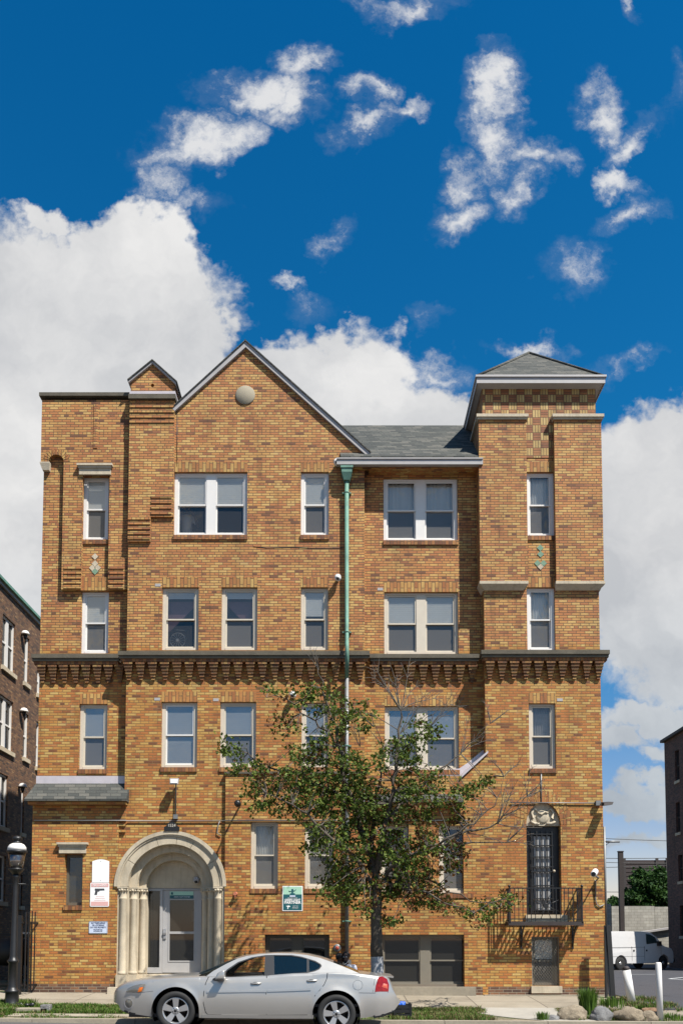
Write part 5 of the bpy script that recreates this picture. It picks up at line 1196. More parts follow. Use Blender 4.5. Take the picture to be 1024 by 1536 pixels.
lpart('lantern_rim', [(.18, lz(1280)), (.215, lz(1279)), (.22, lz(1277)), (.205, lz(1276))], 'iron')
lpart('lantern_dome', [(.20, lz(1276)), (.19, lz(1271)), (.15, lz(1267)), (.10, lz(1265.2))], 'white')
lpart('finial', [(.10, lz(1265.2)), (.11, lz(1264)), (.07, lz(1262)), (.07, lz(1261)), (.11, lz(1259)), (.10, lz(1256)), (.05, lz(1254)), (.01, lz(1253.5))], 'iron')
b = MB(); zc = az(1326, Y); b.tube([(pb.x-.22, Y, zc), (pb.x+.22, Y, zc)], .014, 6); tilt(b); b.build('ladder_bar', 'iron', t)
# stone edging and rubbish beside the lamp
for (px, py, w, h, lab, nm, m) in ((38, 1502, 1.0, .09, 'long low concrete edging block in the grass in front of the street lamp', 'edging_block', 'concrete'), (70, 1500, .20, .16, 'short upright concrete block at the end of the grass edging', 'edging_block', 'rockgrey')):
    Yb = -3.2; p = at(px, py, Yb); g_ = gz(p.x, Yb); b = MB(); b.box(p.x-w/2, p.x+w/2, Yb-.08, Yb+.08, g_-.05, g_+h); bevel(tag(b.build(nm, m), lab, 'kerb stone'), .015)
Yb = -2.7; p = at(38, 1489, Yb); g_ = gz(p.x, Yb); b = MB(); random.seed(3)
for k in range(9): b.ball((p.x+random.uniform(-.14, .16), Yb+random.uniform(-.06, .06), g_+.05+random.uniform(0, .04)), (random.uniform(.04, .07), .04, random.uniform(.03, .05)), 8, 6)
tag(b.build('rubbish_bag', 'black'), 'crumpled black plastic bag lying in the grass right of the street lamp', 'bag')
# ---------------------------------------------------------------- bollards
t = thing('bollard', tuple(at(943, 1498, -1.2)), 'white leaning bollard at the edge of the parking lot', 'bollard', 'white bollards by the parking lot')
Y = -1.2; p0, p1 = at(938.5, 1455, Y), at(947, 1497, Y); p1.z = gz(p1.x, Y)-.05; t.location = (p1.x, Y, gz(p1.x, Y))
b = MB(); b.tube([p1, p0], .093, 18); b.build('post', 'white', t); b = MB(); d = (p0-p1).normalized(); b.tube([p0+d*.002, p0+d*.05, p0+d*.09], [.085, .08, .05], 14); b.build('cap', 'rust', t)
Y = -4.0; p0, p1 = at(986.5, 1445, Y), at(989.5, 1529, Y); g_ = gz(p1.x, Y); t = thing('bollard', (p1.x, Y, g_), 'white slim upright bollard nearest the road at right', 'bollard', 'white bollards by the parking lot')
p1.z = g_-.05; b = MB(); b.tube([p1, p0, p0+Vector((0, 0, .02))], [.062, .058, .04], 16); b.build('post', 'white', t)
# ---------------------------------------------------------------- rocks
def rock(px, py, Y, r, m, lab, seed):
    r = tuple(q*.82 for q in r)
    random.seed(seed); p = at(px, py, Y); g_ = gz(p.x, Y)
    bm = bmesh.new(); bmesh.ops.create_icosphere(bm, subdivisions=4, radius=1)
    from mathutils import noise
    for v in bm.verts:
        n = v.co.normalized(); k = 1+.28*noise.noise(n*1.3+Vector((seed, 0, 0)))+.16*abs(noise.noise(n*2.6+Vector((0, seed, 0))))+.07*noise.noise(n*7)+.03*noise.noise(n*17)
        v.co = Vector((n.x*k*r[0], n.y*k*r[1], n.z*k*r[2]))
        if v.co.z < -r[2]*.45: v.co.z = -r[2]*.45
    me = bpy.data.meshes.new('boulder'); bm.to_mesh(me); bm.free(); [setattr(f, 'use_smooth', True) for f in me.polygons]; me.materials.append(M[m]); o = bpy.data.objects.new('boulder', me); C.objects.link(o)
    o.location = (p.x, Y, g_+r[2]*.35); tag(o, lab, 'rock', 'rocks by the kerb at the right')
rock(858, 1528, -4.0+.2, (.34, .25, .24), 'rocktan', 'large tan boulder, leftmost of the rocks at the kerb', 11)
rock(902, 1530, -3.9, (.25, .22, .22), 'rockgrey', 'slate grey boulder second from left at the kerb', 23)
rock(941, 1529, -4.0+.1, (.36, .22, .22), 'rocktan', 'wide speckled boulder left of the slim white bollard', 31)
rock(901, 1513, -3.4, (.12, .1, .13), 'rockgrey', 'small grey stone standing behind the slate grey boulder', 41)
rock(975, 1532, -3.9, (.28, .2, .17), 'rocktan', 'low sandy boulder at the foot of the slim white bollard', 53)
rock(975, 1518, -3.3, (.25, .2, .16), 'rockrust', 'rusty brown rock behind the slim white bollard', 61)
rock(827, 1530, -3.9, (.18, .14, .09), 'rockgrey', 'flat low stone left of the large tan boulder', 71)
# ---------------------------------------------------------------- grass and weeds
random.seed(5)
def blades(b, x, y, h, n, spread, mi):
    b.cur = mi
    for _ in range(n):
        bx, by = x+random.gauss(0, spread), y+random.gauss(0, spread); z = gz(bx, by)-.01; a = random.uniform(0, 6.28); w = random.uniform(.004, .009)*(1+h*2)
        hh = h*random.uniform(.5, 1.2); l = hh*random.uniform(.2, .9); dx, dy = math.cos(a), math.sin(a)
        i = [b.V((bx-dy*w, by+dx*w, z)), b.V((bx+dy*w, by-dx*w, z)), b.V((bx+dx*l*.4+dy*w*.7, by+dy*l*.4-dx*w*.7, z+hh*.65)), b.V((bx+dx*l*.4-dy*w*.7, by+dy*l*.4+dx*w*.7, z+hh*.65)), b.V((bx+dx*l, by+dy*l, z+hh))]
        b.face([i[0], i[1], i[2], i[3]]); b.face([i[3], i[2], i[4]])
from mathutils import noise as NZ
def gdens(x, y):
    return NZ.noise(Vector((x*1.1, y*1.8, 3)))+.5*NZ.noise(Vector((x*3.3, y*4, 7)))
b = MB()
zones = [(-9.5, -6.7, -4.1, -2.1, 8000, .11, .8), (-6.7, -4.0, -3.4, -2.3, 3200, .07, .55), (-6.7, -4, -4.15, -3.6, 500, .05, 0), (-4, 1.2, -4.1, -2.4, 1400, .05, .0), (1.0, 3.0, -4.1, -2.5, 3200, .08, .35), (4.6, 6.3, -4.0, -2.5, 2600, .07, .25), (6.2, 9.8, -4.1, -3.6, 700, .06, 0), (6.3, 7.4, -2.7, -.5, 900, .10, .1)]
for (x0, x1, y0, y1, n, h, bias) in zones:
    k = 0
    while k < n:
        x, y = random.uniform(x0, x1), random.uniform(y0, y1); k += 1
        d = gdens(x, y)+bias
        if d < random.uniform(-.15, .25): continue
        dry = random.random() < (.45 if x > .5 else .18)
        blades(b, x, y, h*(.7+.6*max(0, min(1, d+.3))), 4, .035, 1 if dry else 0)
tag(b.build('grass', ['blade', 'dryblade'], fix=False), 'patchy green and dry grass on the verge between pavement and kerb', 'grass', kind='stuff')
def clump(px, py, Y, h, n, sp, lab, nm='grass_clump', m='blade'):
    p = at(px, py, Y); g_ = gz(p.x, Y); b = MB()
    for _ in range(n):
        a = random.uniform(0, 6.28); r = random.random()**.5*sp; x, y = p.x+math.cos(a)*r, Y+math.sin(a)*r; hh = h*random.uniform(.6, 1.1); le = random.uniform(.05, .45)*hh*.7; w = .008; dx, dy = math.cos(a), math.sin(a)
        pts = [(x, y, g_-.02), (x+dx*le*.25, y+dy*le*.25, g_+hh*.5), (x+dx*le*.6, y+dy*le*.6, g_+hh*.85), (x+dx*le, y+dy*le, g_+hh)]
        ids = []
        for q, k in zip(pts, (1, 1, .7, .1)): ids.append((b.V((q[0]-dy*w*k, q[1]+dx*w*k, q[2])), b.V((q[0]+dy*w*k, q[1]-dx*w*k, q[2]))))
        for i0, i1 in zip(ids, ids[1:]): b.face([i0[0], i0[1], i1[1], i1[0]])
    o = b.build(nm, [m], fix=False); tag(o, lab, 'plant'); return o
clump(881, 1520, -3.0, .52, 420, .17, 'tall tuft of iris-like grass behind the boulders at right')
clump(813, 1530, -3.9, .16, 90, .15, 'short green weed tuft at the kerb left of the boulders', 'weed')
clump(918, 1505, -1.9, .2, 160, .35, 'green weeds at the foot of the leaning steel post', 'weed')
clump(966, 1514, -2.7, .15, 120, .25, 'low weeds between the two white bollards', 'weed')
clump(1008, 1528, -3.8, .13, 120, .25, 'low weeds right of the slim white bollard', 'weed')
# ---------------------------------------------------------------- street tree
random.seed(21)
TY = -3.1
tb = at(567, 1512, TY); tg = gz(tb.x, TY)
tree = thing('street_tree', (tb.x, TY, tg), 'thin-crowned street tree with scorched leaves and pale painted trunk foot behind the silver car', 'tree')
def TP(px, py, dy=0): return at(px, py, TY+dy)
def wob(pts, k=.03, n=4):
    out = []
    for a, c in zip(pts, pts[1:]):
        for i in range(n): v = a.lerp(c, i/n); out.append(v+Vector((random.gauss(0, k), random.gauss(0, k), random.gauss(0, k)))*(0 if i == 0 and a is pts[0] else 1))
    return out+[pts[-1]]
trunk_pts = [Vector((tb.x, TY, tg-.1)), TP(566, 1470), TP(565, 1435), TP(564, 1380), TP(565, 1335), TP(560, 1300)]
b = MB(); b.tube([trunk_pts[0], trunk_pts[1], trunk_pts[2]], [.16, .135, .13], 14, cap=False); b.build('painted_foot', 'whitewash', tree)
b = MB(); b.tube(wob(trunk_pts[2:], .012, 4), [.13-.004*i for i in range(13)], 14); 
limbs = []
def limb(pts, r0, r1, k=.035):
    p = wob(pts, k, 4); n = len(p); rad = [lerp(r0, r1, (i/(n-1))**.8) for i in range(n)]; b.tube(p, rad, 7); limbs.append((p, rad))
limb([TP(561, 1310), TP(548, 1260, .1), TP(530, 1200, .2), TP(505, 1110, .2), TP(488, 1050, .2), TP(476, 1000, .2)], .10, .008)
limb([TP(562, 1310), TP(575, 1255, -.2), TP(588, 1190, -.3), TP(597, 1120, -.2), TP(600, 1060, -.2)], .09, .02)
limb([TP(562, 1300), TP(556, 1250, .4), TP(566, 1180, .5), TP(575, 1120, .6)], .07, .012)
limb([TP(565, 1330), TP(530, 1290, -.4), TP(490, 1250, -.6), TP(450, 1215, -.7), TP(400, 1190, -.8)], .06, .008)
limb([TP(535, 1215, .15), TP(490, 1185, .3), TP(430, 1160, .4), TP(380, 1140, .5), TP(335, 1112, .5)], .045, .006)
limb([TP(505, 1120, .2), TP(470, 1080, 0), TP(430, 1050, -.1), TP(395, 1040, -.2)], .03, .005)
limb([TP(563, 1325), TP(600, 1290, -.3), TP(650, 1275, -.5), TP(700, 1250, -.4), TP(745, 1235, -.4), TP(800, 1185, -.4)], .06, .006)
limb([TP(655, 1270, -.5), TP(700, 1240, -.6), TP(740, 1210, -.6), TP(755, 1165, -.5)], .03, .004)
limb([TP(640, 1270, -.5), TP(690, 1265, -.2), TP(760, 1262, 0), TP(800, 1250, .1)], .03, .004)
limb([TP(583, 1230, -.2), TP(620, 1190, .1), TP(650, 1160, .3), TP(690, 1130, .4), TP(735, 1085, .4)], .045, .004)
limb([TP(570, 1320), TP(600, 1330, -.4), TP(650, 1345, -.7), TP(710, 1370, -.8)], .045, .006)
limb([TP(570, 1320), TP(620, 1315, .5), TP(690, 1345, .8), TP(750, 1360, .8)], .04, .005)
limb([TP(560, 1330), TP(530, 1330, .4), TP(500, 1345, .6)], .04, .008)
limb([TP(597, 1130, -.2), TP(640, 1090, 0), TP(660, 1050, 0)], .02, .004)
b.build('trunk', 'bark', tree)
# bare twigs
b = MB(); random.seed(8)
def fan(px, py, n, l, a0, a1, dy=0, r=.010):
    p = TP(px, py, dy)
    for _ in range(n):
        a = R(random.uniform(a0, a1)); L = l*random.uniform(.6, 1.1); q = [p]; cur = p.copy(); aa = a
        for k in range(5):
            aa += random.gauss(0, .12); cur = cur+Vector((math.cos(aa), random.gauss(0, .25), math.sin(aa)))*L/5; q.append(cur.copy())
            if k in (1, 2, 3):
                for s in (-1, 1):
                    if random.random() < .6:
                        a2 = aa+s*random.uniform(.4, .8); l2 = L*.3*random.uniform(.5, 1); e = cur+Vector((math.cos(a2), random.gauss(0, .3), math.sin(a2)))*l2; b.tube([cur, (cur+e)/2+Vector((0, 0, .02)), e], [r*.5, r*.4, r*.25], 4, cap=False)
        b.tube(q, [r, r*.85, r*.7, r*.55, r*.45, r*.3], 5, cap=False)
fan(600, 1065, 9, 1.15, 45, 140, -.2, .013); fan(600, 1100, 4, 1.2, 30, 60, -.2); fan(640, 1095, 4, 1.2, 40, 80, 0)
fan(790, 1195, 7, .7, 10, 100, -.4); fan(745, 1235, 7, 1.0, -20, 80, -.4, .012); fan(700, 1250, 5, .9, -25, 60, -.4); fan(735, 1085, 4, .6, 20, 110, .4); fan(690, 1130, 5, .9, 20, 100, .4); fan(755, 1165, 4, .6, 30, 120, -.5)
fan(478, 1005, 3, .6, 60, 120, .2); fan(560, 1090, 4, 1.0, 100, 150, .1); fan(540, 1120, 3, .9, 100, 150, .2)
fan(760, 1262, 5, .7, -30, 60, 0)
b.build('twigs', 'twig', tree)
# foliage: clumps of leaves hung from short twigs
blobs = [(348,1118,18,22,3,.05),(375,1152,32,18,6,.05),(425,1082,32,18,3,.05),(425,1040,32,10,2,.05),(455,1050,20,10,2,.05),(415,1180,46,20,10,.1),(465,1160,45,28,15,.1),(492,1082,28,38,9,.05),(478,1040,24,12,3,.05),(535,1070,26,26,6,.05),(395,1215,24,14,4,.1),(465,1210,42,26,13,.1),
 (535,1170,46,42,19,.05),(600,1125,36,26,11,.0),(628,1175,42,26,14,.15),(575,1200,56,36,20,.1),(515,1255,50,34,21,.1),(595,1255,54,36,20,.35),(472,1262,14,20,3,.1),(655,1285,40,32,14,.65),(560,1310,70,38,26,.3),(512,1335,34,24,13,.35),(615,1325,56,28,17,.65),
 (690,1360,40,12,5,.7),(640,1352,36,12,6,.6),(740,1368,22,14,3,.8),(585,1382,20,8,3,.5),(718,1172,20,12,3,.3),(690,1200,22,20,5,.2),(640,1095,26,14,4,.0),(545,1352,24,18,6,.4),(500,1190,40,30,12,.1),(655,1225,36,26,10,.4),(470,1125,36,18,6,.05),(725,1385,12,6,1,.8),(765,1345,12,10,1.5,.8)]
lv = MB(); tw = MB(); random.seed(99)
allp = [(q, r) for p, rad in limbs for q, r in zip(p, rad)]
for (px, py, rx, ry, n, br) in blobs:
    for _ in range(int(n*2.0+.5)):
        a = random.uniform(0, 6.28); rr_ = random.random()**.55
        q = TP(px+math.cos(a)*rx*rr_, py+math.sin(a)*ry*rr_, random.gauss(0, .55))
        nb_ = min(allp, key=lambda t_: (t_[0]-q).length)[0]
        mid = (nb_+q)/2+Vector((random.gauss(0, .05), random.gauss(0, .05), .05)); tw.tube([nb_, mid, q], [.011, .008, .004], 4, cap=False)
        nl = random.randint(18, 36); sp = random.uniform(.07, .15)
        bb = random.random() < br
        for _ in range(nl):
            e = Vector((random.gauss(0, sp), random.gauss(0, sp), random.gauss(0, sp*.65))); brn = random.random() < (.6 if bb else .06)
            leaf(lv, q+e, random.uniform(.05, .11), 1 if brn else 0)
tw.build('twigs', 'twig', tree); lv.build('crown', ['leaf', 'leafbrown'], tree, fix=False)

# ================================================================== silver car
CN, CM = -6.1, -5.17                         # near side plane and centre plane
HWD = CM-CN
car = thing('silver_car', (at(384, 1530, CM).x, CM, gz(-2, CM)), 'silver four-door sedan parked along the kerb in front of the building', 'car')
def ip(tbl, x):
    if x <= tbl[0][0]: return tbl[0][1]
    for (a, b_), (c, d) in zip(tbl, tbl[1:]):
        if x <= c:
            t = (x-a)/(c-a); return b_+(d-b_)*t
    return tbl[-1][1]
def smooth_ip(tbl, x, w=.04): return (ip(tbl, x-w)+2*ip(tbl, x)+ip(tbl, x+w))/4
cen = lambda L: [(at(px, py, CM).x, at(px, py, CM).z) for px, py in L]
sid = lambda L: [(at(px, py, CN).x, at(px, py, CN).z) for px, py in L]
ZT = cen([(180.5,1490),(182,1483),(186,1478),(192,1473.5),(200,1470),(215,1466.5),(240,1463),(270,1460.5),(300,1459),(330,1458.5),(360,1459),(500,1456),(535,1457.5),(560,1460),(575,1461.5),(583,1463.5),(586,1474),(589,1488),(593,1493),(596,1498)])
ZSH = cen([(180.5,1491),(184,1485),(192,1478),(205,1472),(225,1468),(260,1464.5),(300,1463)]) + sid([(320,1465.5),(340,1466.5),(395,1464),(440,1460.5),(480,1458),(500,1458),(540,1461),(562,1464),(583,1467),(590,1489),(596,1494)])
ZSH = sorted(ZSH)
ZBm = sid([(172,1506),(176,1515),(183,1519),(200,1522),(226,1525.5),(300,1527),(400,1528),(470,1528),(540,1528),(570,1524),(592,1517),(601,1507)])
x_f = at(180.5, 1490, CM).x; x_r = at(596.5, 1500, CM).x
def xw(px): return at(px, 1500, CM).x
WT = [(x_f,.40),(x_f+.03,.56),(x_f+.09,.67),(x_f+.2,.76),(x_f+.4,.84),(x_f+.7,.885),(x_f+1.2,.915),(x_f+2.4,.93),(x_f+3.6,.925),(x_f+4.3,.90),(x_r-.4,.86),(x_r-.2,.80),(x_r-.07,.70),(x_r,.55)]
gtab = [(.1,.93),(.25,.965),(.4,.99),(.55,1.0),(.68,.995),(.8,.975),(.9,.945),(1.0,.91)]
def ysd(x, z): return smooth_ip(WT, x)*ip(gtab, z-gz(x, -6))
wf, wr = at(262.6, 1516.5, CN), at(504.3, 1521.5, CN); RA = .415; RT = .338
def zbot(x):
    z = ip(ZBm, x)
    for w in (wf, wr):
        d = abs(x-w.x)
        if d < RA: z = max(z, w.z+math.sqrt(RA*RA-d*d))
    return z
sts = set(rng(x_f, x_r, 100))
for w in (wf, wr):
    for k in range(25): sts.add(w.x-RA*math.cos(math.pi*k/24))
    sts.add(w.x-RA-.002); sts.add(w.x+RA+.002)
for k in (.01, .03, .05, .08): sts.add(x_f+k); sts.add(x_r-k)
sts = sorted(sts); tt = [0, .05, .15, .3, .45, .6, .72, .84, .93, 1]
xcab0, xcab1 = at(300, 1459, CM).x+.1, at(537, 1457, CM).x-.02
body = MB(); body.sm = True
prev = None
for x in sts:
    zb, zs, zt = zbot(x), smooth_ip(ZSH, x), smooth_ip(ZT, x, .03)
    zs = min(zs, zt-.004); zb = min(zb, zs-.01)
    sec = []
    for t_ in tt:
        z = lerp(zb, zs, t_); y = ysd(x, z)
        flare = 0
        for w in (wf, wr):
            d = math.hypot(x-w.x, z-w.z)
            if d < RA+.07: flare = max(flare, .016*(1-(d-RA)/.07))
        if t_ == 1: y -= .012
        sec.append((y+flare, z))
    y0 = sec[-1][0]
    for f_, g_ in ((.93, .38), (.82, .68), (.6, .88), (.3, .98), (0, 1)): sec.append((y0*f_, lerp(zs, zt, g_)))
    full = [(x, CM-y, z) for y, z in sec]+[(x, CM+y, z) for y, z in sec[:-1][::-1]]
    ids = [body.V(p) for p in full]; n = len(ids); ns = len(tt)-1
    if prev:
        cab = xcab0 < (x+px__)/2 < xcab1
        for k in range(n-1):
            if cab and ns+1 <= k < n-2-ns: continue
            body.face([prev[k], prev[k+1], ids[k+1], ids[k]])
    else: body.sm = False; body.face(ids); body.sm = True
    prev = ids; px__ = x
body.sm = False; body.face(prev[::-1])
cb = body.build('body', 'car', car)
def PS(x, z, o=.003): return Vector((x, CM-ysd(x, z)-o, z))
def strip(mb, pts, w, o=.003, depth=.004):
    for (a, c) in zip(pts, pts[1:]):
        d = Vector((c[0]-a[0], c[1]-a[1])); n = Vector((-d.y, d.x)).normalized()*w/2
        q = [PS(a[0]-n.x, a[1]-n.y, o), PS(c[0]-n.x, c[1]-n.y, o), PS(c[0]+n.x, c[1]+n.y, o), PS(a[0]+n.x, a[1]+n.y, o)]
        mb.hexa([v+Vector((0, depth, 0)) for v in q], q)
def sp(L): return [(at(px, py, CN).x, at(px, py, CN).z) for px, py in L]
# wheel housings
for w in (wf, wr):
    for s in (-1, 1):
        b = MB()
        yc_ = CM+s*.55; n = 20
        rows = [[(w.x+(RA+.004)*math.cos(a), yc_+s*.345*f, w.z+(RA+.004)*math.sin(a)) for f in (-1, 1)] for a in [math.pi*(-.15+1.3*k/n) for k in range(n+1)]]
        b.grid(rows); b.lathe([(.01, yc_-s*.34), (RA, yc_-s*.34)], (w.x, 0, w.z), 24, 'y')
        b.build('wheel_housing', 'black', car)
b = MB(); b.box(x_f+.35, x_r-.45, CM-.75, CM+.75, wf.z-.12, wf.z-.06); b.build('underbody', 'black', car)
# doors gaps, mouldings
b = MB(); strip(b, sp([(312,1465.5),(308,1475),(305.5,1490),(305,1505),(308,1518),(311,1522)]), .012, .0015); b.build('panel_gap', 'black', car)
b = MB(); strip(b, sp([(399.5,1464),(399,1490),(399.5,1522)]), .012, .0015); b.build('panel_gap', 'black', car)
b = MB(); strip(b, sp([(491,1459.5),(490,1468),(486,1477),(479,1486),(472,1494),(468,1505),(467,1521)]), .012, .0015); b.build('panel_gap', 'black', car)
b = MB(); strip(b, sp([(310,1522),(400,1523),(467,1522.5)]), .01, .0015); b.build('panel_gap', 'black', car)
b = MB(); strip(b, sp([(538,1489.5),(562,1490),(583,1489)]), .006, .0015); b.build('panel_gap', 'black', car)
b = MB(); strip(b, sp([(563,1466),(561,1476),(559,1489)]), .006, .0015); b.build('panel_gap', 'black', car)
b = MB(); strip(b, sp([(197,1489.5),(215,1488.5),(229,1487)]), .005, .0015); b.build('panel_gap', 'black', car)
fc = sp([(536.5,1478)])[0]
b = MB(); strip(b, [(fc[0]+.085*math.cos(k*math.pi/8), fc[1]+.085*math.sin(k*math.pi/8)) for k in range(17)], .004, .0015); b.build('panel_gap', 'black', car)
b = MB(); strip(b, sp([(310,1487.5),(350,1487),(399,1486.5)]), .035, .014, .014); strip(b, sp([(401,1486.3),(440,1485),(466,1484)]), .035, .014, .014); b.build('side_moulding', 'car', car)
b = MB(); strip(b, sp([(302,1524.5),(350,1525),(400,1525.5),(470,1525.5)]), .06, .012, .02); b.build('rocker_panel', 'car', car)
for (a, c, lab) in ((376, 391, 0), (460, 475, 1)):
    q = sp([(a, 1475.5-lab*4), (c, 1475-lab*4)]); b = MB(); P0, P1 = PS(q[0][0], q[0][1], .018), PS(q[1][0], q[1][1], .018); b.tube([P0+Vector((0, .016, 0)), P0.lerp(P1, .15), P0.lerp(P1, .85), P1+Vector((0, .016, 0))], [.012, .017, .017, .012], 10); b.build('door_handle', 'car', car)
    b = MB(); b.ball((P0.lerp(P1, .45)+Vector((0, .016, -.004))), (.06, .006, .03)); b.build('handle_recess', 'black', car)
# lamps
def patch(mb, poly, o=.004):
    n = len(poly); cx_ = sum(p[0] for p in poly)/n; cz__ = sum(p[1] for p in poly)/n
    rings = [[PS(lerp(cx_, p[0], k), lerp(cz__, p[1], k), o+.012*(1-k)) for p in poly] for k in (1, .7, .35)]
    ids = [[mb.V(v) for v in r] for r in rings]; c_ = mb.V(PS(cx_, cz__, o+.012)); sm = mb.sm; mb.sm = True
    for r0, r1 in zip(ids, ids[1:]):
        for k in range(n): mb.face([r0[k], r0[(k+1) % n], r1[(k+1) % n], r1[k]])
    for k in range(n): mb.face([ids[-1][k], ids[-1][(k+1) % n], c_])
    mb.sm = sm
HL = sp([(186.5,1489),(190,1483),(198,1479),(208,1476.5),(217,1476),(213,1487.5),(205,1489.5)])
b = MB(); patch(b, HL, .028); hl = b.build('headlight', 'lens', car)
b = MB(); patch(b, sp([(206,1488.5),(208.5,1481.5),(214.5,1480.5),(212,1487.3)]), .045); b.build('indicator_lens', 'orange', hl)
b = MB(); patch(b, sp([(186.5+6*math.cos(k*.52)+4.5, 1506+6.5*math.sin(k*.52)) for k in range(12)]), .004); b.build('fog_lamp', 'lens', car)
b = MB(); strip(b, [(sp([(191+7.2*math.cos(k*.5236), 1506+7.8*math.sin(k*.5236))])[0]) for k in range(13)], .012, .006); b.build('fog_lamp_ring', 'trimgrey', car)
b = MB(); patch(b, sp([(562.5,1488),(564,1478),(568,1466),(574,1465),(581,1469),(584,1478),(583,1488)]), .008); tl = b.build('tail_light', 'taillens', car)
b = MB(); patch(b, sp([(573,1481),(574.5,1475),(581,1477),(582,1484)]), .016); b.build('reflector', 'red', tl)
b = MB(); strip(b, sp([(183,1517.5),(195,1521),(228,1526)]), .035, .003); b.build('lower_valance', 'black', car); b = MB(); strip(b, sp([(560,1526),(575,1524),(590,1518)]), .05, .003); b.build('lower_valance', 'black', car)
# glasshouse
lean0 = ysd(at(400, 1463, CN).x, ip(ZSH, at(400, 1463, CN).x)-.02)-.02
zbelt = ip(ZSH, at(400, 1463, CN).x); zroof = at(430, 1431.5, CM-.6).z
def gy(z): return lean0-max(0, z-zbelt)*(lean0-.60)/(zroof-zbelt)
def GS(px, py):                  # point on the leaning side plane
    y = lean0
    for _ in range(6): p = at(px, py, CM-y); y = gy(p.z)
    return p
def gpoly(L): return [GS(px, py) for px, py in L]
def sideshape(name, outer, holes, m, parent, o=0, th=.02, mirror=True):
    for s in (1, -1):
        b = MB(); loops = [[GS(*p) for p in outer]]+[[GS(*p) for p in h] for h in holes]
        flat_ = [p for l in loops for p in l]; tris = tessellate_polygon([[Vector((p.x, p.z, 0)) for p in l] for l in loops])
        def mk(p, oo): y = -(CM-p.y)-oo; return (p.x, CM+s*y, p.z)
        a = [b.V(mk(p, o)) for p in flat_]; c = [b.V(mk(p, o-th)) for p in flat_]
        for t_ in tris: b.face([a[i] for i in t_]); b.face([c[i] for i in t_][::-1])
        k = 0
        for l in loops:
            n = len(l)
            for i in range(n): j = (i+1) % n; b.face([a[k+i], a[k+j], c[k+j], c[k+i]])
            k += n
        r = b.build(name, m, parent)
        if not mirror: break
    return r
h1 = [(334,1464.5),(342,1455.5),(358,1444.5),(378,1437.5),(397.5,1434.3),(396.5,1463)]
h2 = [(411.5,1462),(411,1433.6),(436,1433.8),(450,1436),(460,1438.5),(460,1458.2)]
h3 = [(463.5,1457.5),(463.5,1439.8),(472,1442.6),(479,1446.5),(480.5,1449),(478,1452.5),(472,1455.5)]
out_ = [(309,1464.5),(320,1456.5),(340,1445.5),(356,1438),(370,1434),(390,1431),(415,1429.8),(440,1430.3),(460,1432.5),(480,1437),(500,1444),(520,1452),(540,1460.5),(520,1461),(491,1459.8),(464,1461.5),(440,1463.5),(400,1466.5),(350,1468.5),(312,1468)]
sideshape('roof_side', out_, [h1, h2, h3], 'car', car)
sideshape('window_surround', [(331,1465.6),(341,1453.8),(357,1443),(378,1435.8),(398,1432.6),(411,1432.2),(437,1432.4),(452,1434.8),(473,1441.2),(481,1446),(482.5,1449),(479,1453.8),(472,1456.8),(460,1459.6),(411,1463.6),(370,1465.6)], [h1, h2, h3], 'black', car, o=.0035, th=.003)
for h in (h2, h3): sideshape('side_window', h, [], 'carglass', car, o=-.008, th=.002)
def seam(L): return [GS(px, py) for px, py in L]
rs = seam([(356,1438),(370,1434),(390,1431),(415,1429.8),(440,1430.3),(460,1432.5),(480,1437),(500,1444)])
cl = [at(px, py, CM) for px, py in ((352,1438),(366,1433.6),(388,1430.6),(415,1429),(440,1429),(462,1431),(482,1435.5),(500,1442))]
rows = []
for a, c in zip(rs, cl):
    r = []
    for k in range(-6, 7):
        f = k/6; y = (CM-a.y)*f; z = lerp(c.z+.012, a.z, abs(f)**2.6); x = lerp(c.x, a.x, f*f); r.append((x, CM+y, z))
    rows.append(r)
b = MB(); b.grid(rows); b.build('roof', 'car', car, fix=False)
def screenmesh(name, top_s, bot_s, top_c, bot_c, drop=0):
    b = MB(); rows = []
    for t_ in (0, .25, .5, .75, 1):
        s_, c = top_s.lerp(bot_s, t_), top_c.lerp(bot_c, t_); r = []
        for k in range(-6, 7): f = k/6; r.append((lerp(c.x, s_.x, f*f), CM+(CM-s_.y)*f, lerp(c.z+.01, s_.z, abs(f)**2.4)))
        rows.append(r)
    b.grid(rows); return b.build(name, 'carglass', car, fix=False)
screenmesh('windscreen', GS(356, 1438), GS(310, 1464), at(352, 1438, CM), at(300, 1459.5, CM))
screenmesh('rear_window', GS(500, 1444), GS(539, 1460), at(500, 1442, CM), at(537, 1457.5, CM))
# black seal along the rear pillar
b = MB(); pts = [GS(470+7*k, 1434.3+2.62*k+ (0 if k < 3 else .15*k)) for k in range(0)]
# cowl, interior
b = MB(); b.box(xcab0-.05, xcab0+.45, CM-.75, CM+.75, zbelt-.25, zbelt-.02); b.box(xcab0+.3, xcab1, CM-.78, CM+.78, zbelt-.55, zbelt-.5); b.build('dashboard', 'black', car)
for sx in (at(372, 1460, CM).x, at(440, 1460, CM).x):
    for sy in ((-.38, .38)):
        b = MB(); b.box(sx-.25, sx+.28, CM+sy-.25, CM+sy+.25, zbelt-.45, zbelt-.32); b.hexa([(sx+.2, CM+sy-.24, zbelt-.32), (sx+.34, CM+sy-.24, zbelt-.32), (sx+.34, CM+sy+.24, zbelt-.32), (sx+.2, CM+sy+.24, zbelt-.32)], [(sx+.32, CM+sy-.2, zbelt+.06), (sx+.42, CM+sy-.2, zbelt+.06), (sx+.42, CM+sy+.2, zbelt+.06), (sx+.32, CM+sy+.2, zbelt+.06)])
        if sx > -1.2: b.box(sx+.36, sx+.44, CM+sy-.12, CM+sy+.12, zbelt+.07, zbelt+.2)
        bevel(b.build('seat', 'dark', car), .03)
